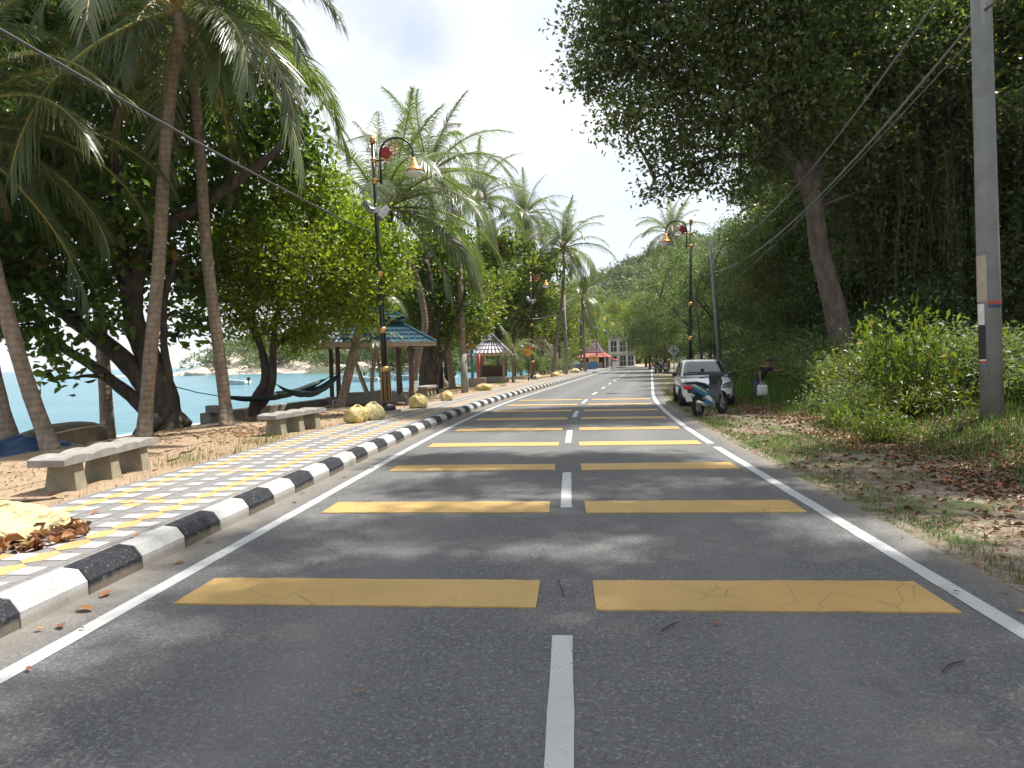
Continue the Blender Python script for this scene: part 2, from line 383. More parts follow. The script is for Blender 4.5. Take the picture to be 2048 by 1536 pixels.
M['cyan_paint'] = mat('cyan_paint', (.1, .45, .6), .5); M['green_paint'] = mat('pale_green_paint', (.3, .6, .4), .5)
M['sign_orange'] = mat('orange_sign_face', (.80, .28, .02), .45, var=.06)
M['sign_black'] = mat('black_sign_ink', (.02, .02, .02), .5)
M['sign_back'] = mat('bare_sign_back', (.5, .5, .5), .45, var=.08)
M['white_paint'] = mat('white_paint', (.72, .72, .70), .55, var=.08, dirt=(.5, .49, .46))
M['white_wall'] = mat('white_wall_render', (.60, .61, .62), .8, var=.08, scale=2, dirt=(.42, .42, .41))
M['dark_glass'] = mat('dark_window_glass', (.03, .035, .04), .12, var=.1)
M['red_roof'] = mat('red_roof_sheet', (.40, .10, .085), .5, var=.2)
M['purple_roof'] = mat('purple_roof_sheet', (.17, .10, .15), .5, var=.2)
M['menu_yellow'] = mat('yellow_menu_board', (.75, .55, .10), .5, var=.15)
M['tarp_blue'] = mat('blue_tarpaulin', (.025, .06, .13), .4, var=.4, scale=3)
M['hull_wood'] = mat('old_brown_hull', (.10, .085, .05), .7, var=.35, scale=4, dirt=(.2, .13, .06))
M['hammock'] = mat('dark_teal_hammock_cloth', (.015, .045, .05), .7, var=.25, scale=8)
M['rope'] = mat('dark_rope', (.03, .035, .04), .8)
M['leaf_dry'] = leafmat('dry_leaf', (.14, .05, .025), (.34, .16, .08), (.42, .30, .10), .93, trans=.15, tc=(1.3, 1.0, .7))
M['litter'] = leafmat('leaf_litter', (.10, .055, .03), (.32, .20, .12), (.40, .15, .06), .92, trans=.1, tc=(1.2, 1.0, .7))
M['bark'] = barkmat('dark_bark', (.032, .026, .022), (.105, .085, .07), scale=7)
M['bark_red'] = barkmat('reddish_bark', (.07, .055, .045), (.19, .15, .125), scale=6)
M['palm_bark'] = barkmat('ringed_palm_bark', (.17, .13, .10), (.34, .27, .21), rings=2.2, scale=9, bump=.5)
M['rachis'] = mat('palm_rachis', (.30, .24, .07), .5, var=.2)
M['leaf_palm'] = leafmat('palm_leaflet', (.07, .10, .045), (.145, .17, .08), (.28, .22, .09), .95, trans=.36, rough=.33, tc=(1.7, 1.9, .8), spec=.6)
M['leaf_palm_dry'] = leafmat('dry_palm_leaflet', (.22, .15, .06), (.36, .26, .11), trans=.3, rough=.5, tc=(1.5, 1.3, .8))
M['leaf_almond'] = leafmat('sea_almond_leaf', (.042, .075, .014), (.10, .135, .025), (.22, .10, .02), .98, trans=.5, rough=.36)
M['leaf_bright'] = leafmat('bright_green_leaf', (.11, .18, .015), (.21, .29, .035), (.34, .32, .04), .985, trans=.5, rough=.4)
M['leaf_bush'] = leafmat('bush_leaf', (.045, .085, .014), (.13, .185, .03), (.24, .2, .05), .95, trans=.4, rough=.55, spec=.25, objvar=.2)
M['leaf_dark'] = leafmat('dark_jungle_leaf', (.055, .082, .03), (.14, .175, .065), (.21, .17, .06), .96, trans=.42, rough=.34, spec=.65)
M['leaf_light'] = leafmat('grey_green_leaf', (.065, .095, .038), (.15, .185, .08), (.2, .2, .08), .97, trans=.3, rough=.55)
M['leaf_olive'] = leafmat('olive_leaf', (.07, .10, .02), (.155, .185, .04), (.28, .22, .04), .97, trans=.45, rough=.4)
M['leaf_far'] = leafmat('far_forest_leaf', (.045, .07, .022), (.13, .155, .055), trans=.3, rough=.5)
M['grass'] = leafmat('grass_blade', (.035, .07, .012), (.10, .15, .03), (.32, .27, .12), .93, trans=.35, rough=.5)
M['creeper'] = leafmat('creeper_leaf', (.04, .065, .015), (.10, .125, .03), (.2, .18, .05), .95, trans=.4)
M['stem'] = mat('green_stem', (.08, .09, .035), .7, var=.3)
M['dead_wood'] = mat('bare_grey_wood', (.36, .32, .27), .85, var=.2, scale=8)
# ================================================================== SETTING
def sattr(o, vals, name='s'):
    a = o.data.attributes.new(name, 'FLOAT', 'POINT'); a.data.foreach_set('value', np.asarray(vals, dtype=np.float32))
def strip(name, srange, ys, zf, material, parent=None, kind=None):
    V = []; SV = []
    for Y in ys:
        for s_ in srange:
            p = onroad(s_, Y); V.append((p[0], p[1], zf(s_, Y, p))); SV.append(s_)
    n = len(srange); F = [(j*n+i, j*n+i+1, (j+1)*n+i+1, (j+1)*n+i) for j in range(len(ys)-1) for i in range(n-1)]
    mb = MB(); mb.add(V, F); o = mb.build(name, material, parent, smooth=True); sattr(o, SV)
    if kind: o['kind'] = kind
    return o
def yr(a, b, d):
    n = max(1, int(round((b-a)/d))); return [a+(b-a)*i/n for i in range(n+1)]
# ground: one sheet, finer near the camera
_ss = [-900, -300, -120, -60, -40, -30]+yr(-24, -9, 1.0)+yr(-8.6, -5.4, .4)+[-4.9, -4.2, -3.0, 0, 2.6, 3.0]+yr(3.3, 14, .35)+[16, 19, 23, 28, 36, 48, 70, 120, 300, 900]
_ys = [-200, -80, -40, -20]+yr(-10, 40, .5)+yr(42, 100, 2)+[110, 120, 135, 150, 180, 230, 300, 450, 900]
def gz(s_, Y, p):
    x, y = p[0], p[1]
    if abs(s_) > 60 or Y > 140: return zg(cx(min(Y, 140))+max(-60, min(60, s_)), min(Y, 140)) if s_ < 0 or s_ > 3 else -.02
    return zg(x, y)
V = []; SV = []
for Y in _ys:
    for s_ in _ss:
        h = heading(Y) if Y < 140 else 0; c = cx(min(max(Y, -20), 140))
        p = (c+s_, Y)
        V.append((p[0], p[1], gz(s_, Y, (cx(Y)+s_, Y)))); SV.append(s_)
n = len(_ss); F = [(j*n+i, j*n+i+1, (j+1)*n+i+1, (j+1)*n+i) for j in range(len(_ys)-1) for i in range(n-1)]
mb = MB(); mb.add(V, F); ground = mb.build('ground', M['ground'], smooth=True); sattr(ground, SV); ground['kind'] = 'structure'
# sea
V = []; SV = []
sx_ = [-9000, -2500, -700, -250, -120, -70]+yr(-50, -8, 1.5); sy_ = [-300, -80, -30]+yr(-20, 120, 4)+[150, 200, 300, 600, 2000, 9000]
for Y in sy_:
    for s_ in sx_: V.append((cx(min(max(Y, -20), 130))+s_, Y, -.95)); SV.append(s_)
n = len(sx_); F = [(j*n+i, j*n+i+1, (j+1)*n+i+1, (j+1)*n+i) for j in range(len(sy_)-1) for i in range(n-1)]
mb = MB(); mb.add(V, F); sea = mb.build('sea', M['water'], smooth=True); sattr(sea, SV); sea['kind'] = 'structure'
# road
RY = yr(-14, 150, .5)
road = strip('road', [-3.36, -3.2, -3.0, -2.8]+yr(-2.5, 2.5, .5)+[2.75, 3.02], RY, lambda s_, Y, p: 0.0 if s_ < 3.0 else -.0, M['asphalt'], kind='structure')
rng = random.Random(5)
def roadpaint(name, s0, s1, ys, z, material, skew=0, jag=0):
    V = []
    for Y in ys:
        for s_, e in ((s0, 0), (s1, 1)):
            p = onroad(s_+(rng.uniform(-jag, jag)), Y); V.append((p[0], p[1], z))
    F = [(2*i, 2*i+1, 2*i+3, 2*i+2) for i in range(len(ys)-1)]
    mb = MB(); mb.add(V, F); return mb.build(name, material, road)
roadpaint('edge_line', -2.98, -2.86, yr(-14, 140, .5), .004, M['white_line'], jag=.004)
roadpaint('edge_line', 2.53, 2.66, yr(-14, 12.6, .3), .004, M['white_line'], jag=.004)
roadpaint('edge_line', 2.53, 2.66, yr(13.1, 23.5, .5), .004, M['white_line'], jag=.004)
roadpaint('edge_line', 2.52, 2.66, yr(23.5, 140, .5), .004, M['white_line'], jag=.004)
for k in range(-1, 22):
    a = 1.70+5.9*k
    roadpaint('centre_dash', -.055, .065, yr(a, a+2.36, .3), .004, M['white_line'], jag=.004)
for k in range(-1, 9):                       # transverse yellow bars, thick thermoplastic
    y0 = 4.47+2.84*k; y1 = y0+.60
    for a, b, sk in ((-2.62, -.17, -.08), (.21, 2.42, .0)):
        V = []; nn = 24
        for j, Y in enumerate((y0+(.04 if a < 0 else 0), y1)):
            for i in range(nn+1):
                t = i/nn; s_ = a+(b-a)*t+(sk if j == 0 and False else 0)
                p = onroad(s_+rng.uniform(-.006, .006), Y+rng.uniform(-.008, .008)+(.03*(1-t) if a < 0 else 0)); V.append((p[0], p[1]))
        V3 = [(x, y, .010) for x, y in V]+[(x, y, -.001) for x, y in V]; w = nn+1
        F = [(i, i+1, w+i+1, w+i) for i in range(nn)]+[(2*w+i, 2*w+i+1, i+1, i) for i in range(nn)]+[(w+i, w+i+1, 3*w+i+1, 3*w+i) for i in range(nn)]+[(2*w, 0, w, 3*w), (nn, 2*w+nn, 3*w+nn, w+nn)]
        mb = MB(); mb.add(V3, F); mb.build('yellow_bar', M['yellow_line'], road)
# kerb of painted blocks
kerb = empty('kerb', onroad(-3.4, 0)); kerb['kind'] = 'structure'
KB = .635
def kerbblock(mb, Y0, mi=0, loc=None):
    prof = [(-3.36, -.02), (-3.365, .10), (-3.43, .185), (-3.56, .20), (-3.56, -.02)]
    V = []
    for Y in (Y0+.004, Y0+KB-.004):
        for s_, z in prof:
            p = onroad(s_, Y, z)-np.array(loc); V.append(p)
    F = [(i, (i+1) % 5, 5+(i+1) % 5, 5+i) for i in range(5)]+[(4, 3, 2, 1, 0), (5, 6, 7, 8, 9)]
    mb.add(V, F, mi)
kl = tuple(kerb.location)
far = MB(); cnt = 0
for k in range(-2, 200):
    Y0 = 4.10+KB*k
    if Y0 > 120: break
    if cnt < 98:
        mb = MB(); kerbblock(mb, Y0, 0, kl); mb.build('kerb_block', M['kerb_white'] if k % 2 == 0 else M['kerb_black'], kerb, bevel=.008); cnt += 1
    else: kerbblock(far, Y0, 0 if k % 2 == 0 else 1, kl)
o = far.build('distant_kerb_blocks', [M['kerb_white'], M['kerb_black']], kerb); o['kind'] = 'stuff'
# pavement: grey pavers with white and yellow ones set in
pav = strip('pavement', [-5.62, -5.4, -5.0, -4.5, -4.0, -3.56], yr(-10, 120, .5), lambda s_, Y, p: .155 if s_ > -5.5 else .12, M['paver_grey'], kind='structure')
me = pav.data
a = me.attributes.new('uvw', 'FLOAT_VECTOR', 'POINT')
vals = []
for Y in yr(-10, 120, .5):
    for s_ in [-5.62, -5.4, -5.0, -4.5, -4.0, -3.56]: vals += [Y, s_, 0]
a.data.foreach_set('vector', np.asarray(vals, dtype=np.float32))
wb = MB(); yb = MB()
PW = .186; PP = .36
def tilepoly(mb, s0, s1, y0, y1, pt=0.0):
    if pt: P = [(s0, y0+pt), ((s0+s1)/2, y0), (s1, y0+pt), (s1, y1-pt), ((s0+s1)/2, y1), (s0, y1-pt)]
    else: P = [(s0, y0), (s1, y0), (s1, y1), (s0, y1)]
    mb.add([tuple(onroad(s_, Y, .159)) for s_, Y in P], [tuple(range(len(P)))])
for j in range(-20, 200):
    Y = j*PP
    cols = [-3.75-PW*i for i in range(10)]     # i=0 grey next to the kerb
    g = .004
    for i in (0, 2, 4, 6, 8):                    # white squares
        i_ = {0: 0.55, 2: 2.45, 4: 4.4, 6: 6.35, 8: 8.25}[i]
        s1 = -3.66-PW*i_; off = 0 if i in (0, 4, 8) else .0
        if i == 4 and j % 6 in (2,): continue
        tilepoly(wb, s1-PW+g, s1-g, Y+off, Y+off+.19)
    for i_ in (1.52, 7.3):                      # the two yellow chains
        s1 = -3.66-PW*i_
        tilepoly(yb, s1-PW+g+.004, s1-g-.004, Y-.085, Y+PP-.085, .075)
    if j % 6 == 2:                              # yellow flower in the middle
        for i_, dy in ((3.45, .0), (5.3, .0), (4.4, .19), (4.4, -.19)):
            s1 = -3.66-PW*i_; tilepoly(yb, s1-PW+g, s1-g, Y+dy, Y+dy+.19, .03)
        s1 = -3.66-PW*4.4; tilepoly(wb, s1-PW+g, s1-g, Y+.03, Y+.15)
wb.build('white_pavers', M['paver_white'], pav)['kind'] = 'stuff'
yb.build('yellow_pavers', M['paver_yellow'], pav)['kind'] = 'stuff'
# ================================================================== FOLIAGE
NR = np.random.default_rng(11)
def unit(a): return a/np.maximum(1e-9, np.linalg.norm(a, axis=-1, keepdims=True))
def leafcloud(name, material, P, size, parent=None, rng=NR, up=.35, asp=.5, droop=.25, fold=.15, big=False, tint=None, svar=.35):
    N = len(P); n = unit(rng.normal(size=(N, 3))+np.array([0, 0, up*2])); d = rng.normal(size=(N, 3)); d[:, 2] -= droop*1.5
    d = unit(d-n*np.sum(d*n, 1, keepdims=True)); w = np.cross(n, d)
    L = (size*(1+rng.uniform(-svar, svar, size=N)))[:, None]; Wd = L*asp*.5
    base = P-d*L*.5; tip = P+d*L*.5; rise = n*L*fold
    if not big:
        mid = P-d*L*.04
        V = np.stack([base, mid+w*Wd+rise, tip, mid-w*Wd+rise], 1).reshape(-1, 3); k = 1; lp = 4; idx = None
    else:
        a = P+d*L*.22; b = P-d*L*.15
        V = np.stack([base, b+w*Wd*.75+rise, a+w*Wd+rise, tip, a-w*Wd+rise, b-w*Wd*.75+rise], 1).reshape(-1, 3); k = 2
        o6 = (np.arange(N)*6)[:, None]; idx = np.concatenate([o6+np.array([[0, 1, 2, 3]]), o6+np.array([[0, 3, 4, 5]])], 1); lp = 4
    t = rng.uniform(size=N) if tint is None else np.clip(tint, 0, 1)
    return fastmesh(name, V, lp, material, parent, np.repeat(t, k), None, idx)
def clumpcloud(clumps, dens, rng=NR, twig=14, tr=.32, shell=.5):
    """clumps: (x,y,z,rx,ry,rz); leaves gathered on twigs that lie mostly near each clump's outside"""
    out_ = []; tint = []
    for c in clumps:
        c = np.asarray(c, float); r = c[3:6]; area = (r[0]*r[1]*r[2])**(2/3)
        nt_ = max(4, int(dens*area/twig)); u = unit(rng.normal(size=(nt_, 3))); q = rng.uniform(size=(nt_, 1))**(shell)
        q = q*(1+.25*np.sin(u[:, :1]*5+c[0])*np.cos(u[:, 1:2]*6+c[1]))
        T = c[:3]+u*r*q
        L = np.repeat(T, twig, 0)+rng.normal(size=(nt_*twig, 3))*tr*np.array([1, 1, .65])
        out_.append(L); ct = rng.uniform(-.2, .2)
        tint.append(np.clip(rng.uniform(.1, .9, size=len(L))+ct+np.repeat(rng.uniform(-.2, .2, size=nt_), twig), 0, .93))
    P = np.concatenate(out_); t = np.concatenate(tint); rr = rng.uniform(size=len(t)); t[rr > .985] = 1.0
    return P, t
def limb(mb, pts, r0, r1, n=8, jit=.0, rnd=None, mi=0):
    """smooth tapered limb through control points"""
    P = [Vector(tuple(map(float, p))) for p in pts]; Q = []; K = 5
    for i in range(len(P)-1):
        p0 = P[max(i-1, 0)]; p1 = P[i]; p2 = P[i+1]; p3 = P[min(i+2, len(P)-1)]
        for k in range(K):
            t = k/K; Q.append(.5*((2*p1)+(p2-p0)*t+(2*p0-5*p1+4*p2-p3)*t*t+(3*p1-p0-3*p2+p3)*t**3))
    Q.append(P[-1])
    rnd = rnd or random.Random(3)
    R = [(r0+(r1-r0)*(i/(len(Q)-1))**.8)*(1+rnd.uniform(-jit, jit)) for i in range(len(Q))]
    mb.tube(Q, R, n, mi); return Q
def twigs(mb, Q, rnd, targets, r):
    for t in targets:
        t = Vector(tuple(map(float, t))); b = min(Q, key=lambda p: (p-t).length+.4*max(0, p.z-t.z)); m_ = (b+t)/2+Vector((rnd.uniform(-.3, .3), rnd.uniform(-.3, .3), rnd.uniform(0, .4)))*(b-t).length*.3
        mb.tube([b, b.lerp(m_, .6), m_, m_.lerp(t, .6), t], [r, r*.8, r*.6, r*.4, r*.15], 5)
def make_tree(name, label, cat, base, limbs, clumps, leaf, lsize, dens, bark, group=None, seed=1, big=False, twig=14, tr=.32, asp=.5, tr_branches=True, crown_name='crown', shell=.5, up=.35):
    """world coordinates in; limbs: (pts, r0, r1)"""
    rg = np.random.default_rng(seed); rd = random.Random(seed); b = np.asarray(base, float)
    root = empty(name, base); tag(root, label, cat, group)
    mb = MB(); AQ = []
    for pts, r0, r1 in limbs: AQ += limb(mb, [np.asarray(p, float)-b for p in pts], r0, r1, 10, .06, rd)
    C = [tuple(np.asarray(c[:3], float)-b)+tuple(c[3:6]) for c in clumps]
    if tr_branches: twigs(mb, AQ, rd, [c[:3] for c in C], .07)
    if tr_branches:
        for c in C:
            for _ in range(4):
                u = Vector((rd.gauss(0, 1), rd.gauss(0, 1), rd.gauss(.3, .8))).normalized(); p = Vector(c[:3]); e = p+Vector((u.x*c[3], u.y*c[4], u.z*c[5]))*.9
                mb.tube([p, p.lerp(e, .5)+Vector((0, 0, .1)), e], [.03, .02, .006], 4)
    mb.build('trunk', bark, root, smooth=True)
    P, t = clumpcloud(C, dens, rg, twig, tr, shell)
    leafcloud(crown_name, leaf, P, lsize, root, rg, up=up, asp=asp, big=big, tint=t)
    return root
# -------------------------------------------------- palm fronds: a small library of meshes
def frond_mesh(seed, e0, bend, L=4.6, nl=72, lmax=.85, dry=False, twist=0):
    rg = np.random.default_rng(seed); NS = 24; ts = np.linspace(0, 1, NS+1)
    ang = np.radians(e0)-np.radians(bend)*(ts**1.25); ds = L/NS
    X = np.concatenate([[0], np.cumsum(np.cos(ang[:-1])*ds)]); Z = np.concatenate([[0], np.cumsum(np.sin(ang[:-1])*ds)])
    sway = .12*L*np.sin(ts*2.2+seed)*ts*.5
    R = np.stack([X, sway, Z], 1)
    mb = MB(); mb.tube([tuple(p) for p in R], [.045*(1-.88*t)+.004 for t in ts], 5)
    VR = np.array(mb.V)
    # leaflets
    VV = []
    for side in (-1, 1):
        for i in range(nl):
            t = .13+.87*(i+.5*(side > 0)+rg.uniform(-.2, .2))/nl; t = min(t, .995)
            k = t*NS; i0 = min(int(k), NS-1); f = k-i0; p = R[i0]*(1-f)+R[i0+1]*f; tg = unit(R[i0+1]-R[i0])
            sidev = np.array([0, side, 0.0]); upv = np.cross(tg, sidev)*side*-1
            upv = upv if upv[2] > 0 or abs(tg[2]) > .9 else -upv
            sweep = .45+.75*t**1.5; roll = .28+rg.uniform(-.22, .18)
            d = unit(sidev*np.cos(sweep)*np.cos(roll)+tg*np.sin(sweep)+upv*np.cos(sweep)*np.sin(roll))
            ll = lmax*(np.sin(pi*min(1, .22+.78*t))**.65 if t < .55 else (1-.62*((t-.55)/.45)**1.4))*(1+rg.uniform(-.15, .12))
            wd = .0135+.005*rg.uniform(); n_ = unit(np.cross(d, tg)+1e-6)
            wv = unit(np.cross(d, np.cross(d, sidev*.3+tg)))
            wv = unit(tg-d*np.dot(tg, d)); grav = (.34+.45*rg.uniform())*ll
            pts = []
            for q in (0, .33, .68, 1.0):
                c = p+d*ll*q+np.array([0, 0, -1])*grav*q*q; pts.append((c, wd*(1.0 if q < .1 else 1.15 if q < .5 else .85 if q < .9 else .12)))
            for a in range(3):
                (c0, w0), (c1, w1) = pts[a], pts[a+1]
                VV += [c0-wv*w0, c0+wv*w0, c1+wv*w1, c1-wv*w1]
    VV = np.array(VV); nq = len(VV)//4
    V = np.concatenate([VR, VV]); fr = [f for f in mb.F if len(f) == 4]
    idx = np.concatenate([np.array(fr).ravel(), np.arange(len(VV))+len(VR)])
    mi = [1]*len(fr)+[0]*nq
    tint = np.concatenate([np.zeros(len(fr)), np.repeat(np.repeat(rg.uniform(0, .93, size=nq//3), 3), 1)])
    o = fastmesh('frond', V, 4, [M['leaf_palm_dry'] if dry else M['leaf_palm'], M['rachis']], None, tint, mi, idx)
    me = o.data; bpy.data.objects.remove(o); return me
FR = {}
for i, (e0, bend) in enumerate([(80, 40), (66, 62), (52, 78), (38, 85), (22, 85), (5, 78), (-15, 62), (-38, 42), (-60, 22)]):
    FR[i] = [frond_mesh(20+i*3+k, e0+k*5, bend+k*8) for k in range(2)]
FRDRY = [frond_mesh(90, -50, 35, dry=True), frond_mesh(91, -68, 18, dry=True)]
def palm(label, path, r0, r1, nf, L, seed, group=None, coconuts=0, dry=1, extra=(), name='coconut_palm', emin=8, fan=None):
    """path: world points from the ground to the crown"""
    rd = random.Random(seed); b = np.asarray(path[0], float); root = empty(name, b); tag(root, label, 'palm tree', group)
    mb = MB(); P = [np.asarray(p, float)-b for p in path]
    P = [P[0]-np.array([0, 0, .25])]+P
    Q = limb(mb, P, r0, r1, 12, .035, rd)
    # root swelling
    mb.tube([Q[0], Q[0].lerp(Q[5], .75), Q[5], Q[7]], [r0*1.55, r0*1.45, r0*1.1, r0*.9], 12)
    mb.build('trunk', M['palm_bark'], root, smooth=True)
    top = Vector(P[-1]); sc = L/4.6
    mc = MB(); mc.lathe([(r1*.9, -.5), (r1*1.7, -.1), (r1*1.5, .25), (r1*.5, .6)], 9, tuple(top)); mc.build('crown_shaft', M['palm_bark'], root, smooth=True)
    def addfrond(me, az, roll=0, s=1.0, tilt=0):
        o = bpy.data.objects.new('frond', me); COL.objects.link(o); setparent(o, root)
        o.location = top+Vector((cos(az)*r1, sin(az)*r1, .15)); o.rotation_euler = (roll, tilt, az); o.scale = (sc*s,)*3
    for k in range(nf):
        az = k*2.39996+rd.uniform(-.25, .25)+seed; lev = min(8, int((k+.5)/nf*emin+rd.uniform(-.4, .4)))
        addfrond(FR[max(0, lev)][rd.randrange(2)], az, rd.uniform(-.25, .25), rd.uniform(.88, 1.1))
    for k in range(dry): addfrond(FRDRY[k % 2], seed*1.7+k*2.1, 0, .85)
    for az, lev, s in extra: addfrond(FR[lev][0], az, 0, s)
    for k in range(coconuts):
        c = MB(); a = k*2*pi/coconuts+seed; c.ball((0, 0, 0), .13, 8, 0, (1, 1, 1.25)); o = c.build('coconut', M['stem'], root, smooth=True)
        o.location = top+Vector((cos(a)*(r1+.18), sin(a)*(r1+.18), -.2-.12*(k % 3)))
    return root
# ================================================================== LEFT: PALMS AND SHADE TREES
def base_at(px, py, Y):
    p = at(px, py, Y); return np.array([p[0], p[1], zg(p[0], p[1])])
def path_px(Y, pts, Y2=None):
    n = len(pts); P = []
    for i, (x, y) in enumerate(pts):
        p = at(x, y, Y+((Y2-Y)*i/(n-1) if Y2 else 0))
        if i == 0: p[2] = zg(p[0], p[1])
        P.append(p)
    return P
palm('tall coconut palm whose straight trunk rises behind the nearest concrete bench', path_px(15, [(288, 878), (300, 720), (318, 520), (328, 330), (345, 160), (362, 40)]), .165, .11, 20, 4.8, 1, extra=[(-.25, 3, 1.05), (.5, 2, 1.0), (-1.2, 4, 1), (-.55, 6, 1.0)], dry=0)
palm('coconut palm with a slightly bent trunk behind the thin weeds, left of the hammocks', path_px(17.2, [(455, 858), (440, 720), (415, 520), (402, 330), (390, 170), (378, 30)]), .175, .11, 20, 4.8, 2.2, extra=[(-.1, 2, 1.1), (-.5, 5, 1.05), (-1.5, 6, 1)], dry=1)
palm('coconut palm leaning far left out of the picture, beside the upturned boat', path_px(13, [(102, 905), (62, 790), (28, 680), (-5, 560), (-50, 400), (-110, 265)]), .17, .12, 22, 4.2, 3.1, extra=[(.0, 3, 1.0), (-.3, 4, 1.0), (.35, 5, 1.0), (-.7, 3, .95), (.15, 6, .9)])
palm('thick palm at the left picture edge leaning over the blue tarpaulin', path_px(13.8, [(32, 915), (0, 820), (-28, 700), (-70, 500), (-120, 300), (-200, 90)]), .22, .14, 18, 4.6, 4.3, extra=[(.2, 4, 1), (-.2, 3, 1)])
palm('tall coconut palm behind the near ones with its crown in the top left corner', path_px(19.5, [(215, 850), (205, 700), (180, 450), (150, 200), (120, 20), (105, -90)], 19), .2, .13, 22, 5.0, 5.2, extra=[(-.3, 6, 1), (-.9, 5, 1), (.3, 6, 1), (-1.4, 6, 1)])
palm('coconut palm with a big upright crown behind the near street lamp', path_px(30.5, [(823, 795), (838, 700), (850, 640), (828, 540), (792, 470), (768, 425)]), .17, .12, 24, 5.6, 6.4, coconuts=6, extra=[(1.3, 0, 1.0), (1.9, 0, 1.05), (-.2, 3, 1.15), (-.6, 4, 1.1), (-.35, 6, 1.1), (.1, 5, 1.1)])
palm('coconut palm just right of and behind the lamp, shoulder to shoulder with its neighbour', path_px(39, [(905, 778), (895, 690), (884, 590), (872, 480), (862, 395), (858, 350)]), .2, .13, 22, 4.9, 7.7, extra=[(-.2, 2, 1.1), (.2, 3, 1.05)])
palm('tall slim palm standing above the sea almond tree at mid distance', path_px(74, [(1062, 745), (1060, 660), (1056, 560), (1052, 480), (1050, 432)]), .2, .13, 30, 5.2, 8.1)
palm('coconut palm with ragged fronds behind the shingled shelter, below its taller neighbour', path_px(54, [(968, 772), (966, 690), (962, 590), (957, 480), (955, 405)]), .17, .12, 24, 4.8, 15.3)
palm('palm with a long pale leaning trunk close to the far kerb', path_px(61, [(1105, 757), (1112, 690), (1124, 600), (1128, 530), (1127, 500)]), .17, .12, 30, 4.8, 9.3)
palm('low drooping palm between the leaning palm and the far kiosk', path_px(80, [(1172, 748), (1168, 700), (1166, 640), (1165, 600)]), .17, .12, 18, 4.2, 10.4)
palm('coconut palm towering over the trees on the right side of the road', path_px(78, [(1337, 730), (1338, 660), (1338, 580), (1340, 500), (1341, 468)]), .24, .2, 20, 4.4, 11.9, extra=[(1.0, 0, 1), (2.5, 0, 1)])
palm('small yellowing palm between the shingled shelter and the warning sign', path_px(47.5, [(1027, 770), (1026, 730), (1025, 705)]), .11, .08, 12, 2.0, 12.5, dry=0)
palm('young palm with fan of fresh leaves in front of the blue roofed shelter', path_px(24.3, [(748, 822), (744, 770), (748, 720), (752, 690)]), .07, .07, 16, 1.35, 13.1, dry=0, emin=6)
palm('palm trunk leaning in front of the blue roofed shelter', path_px(23.6, [(682, 825), (692, 770), (708, 700), (722, 640), (730, 600)]), .17, .15, 14, 1.9, 14.9, dry=0, emin=6)
# the old sea almond tree on the beach
B = base_at(335, 862, 17.4); Yt = 17.6
def A(*pts, Y=None, dY=0): return [at(x, y, (Yt if Y is None else Y)+dY*i) for i, (x, y) in enumerate(pts)]
limbs = [([B-np.array([0, 0, .3])]+A((328, 800), (300, 720), (270, 650), (268, 570), (300, 460), (335, 320), (370, 190)), .44, .10),
         (A((320, 815), (272, 745), (215, 690), (130, 625), (40, 530), (-60, 430), dY=-.1), .30, .12),
         (A((318, 850), (272, 800), (232, 768), (180, 728), (120, 690), (60, 620), (10, 560), dY=-.15), .21, .07),
         (A((340, 840), (338, 760), (328, 690), (330, 600), (350, 520)), .14, .06),
         (A((268, 590), (215, 450), (130, 310), (60, 160)), .3, .08), (A((300, 470), (400, 410), (520, 330), (600, 250)), .2, .06),
         (A((268, 600), (240, 480), (230, 330), (240, 180), (260, 30)), .26, .08),
         ([B+np.array([.3, -.2, -.2])]+A((352, 835), (378, 850)), .3, .12), ([B+np.array([-.2, -.3, .3])]+[B+np.array([-.3, -.9, -.1])], .3, .1)]
cl = []
for x, y, Y, r in [(30, 650, 15.6, .8), (105, 700, 15.8, .5), (0, 560, 15.6, 1.1), (215, 640, 16.5, .5), (110, 520, 16.5, 1.3), (30, 430, 17, 1.4), (225, 440, 17, 1.4), (70, 330, 17, 1.7), (190, 320, 18.5, 1.6), (330, 520, 18.5, 1.0), (395, 390, 19, 1.5), (480, 310, 19, 1.4), (555, 240, 19.5, 1.1), (600, 300, 20, .8), (548, 150, 20, .9), (440, 190, 20, 1.5), (310, 190, 20, 1.7), (160, 170, 20, 1.9), (30, 170, 19, 1.8), (250, 40, 21, 2.0), (110, 20, 21, 2.1), (400, 60, 21, 1.7), (385, 560, 19, .9), (385, 640, 19.5, .6), (245, 560, 18.5, .9), (-20, 300, 16, 1.6), (110, 760, 15.5, .3), (40, 20, 18, 1.6), (165, 600, 17, .5), (-60, 480, 15, 1.2), (350, 670, 18, .35), (300, 330, 21, 1.6), (120, 430, 19.5, 1.5), (520, 90, 21, .8)]:
    p = at(x, y, Y); cl.append((p[0], p[1], p[2], r, r*1.1, r*.8))
make_tree('sea_almond_tree', 'huge old sea almond tree with black leaning limbs and large leaves on the beach', 'tree', B, limbs, cl, M['leaf_almond'], .24, 520, M['bark'], seed=21, big=True, twig=9, tr=.28, asp=.58, shell=.55)
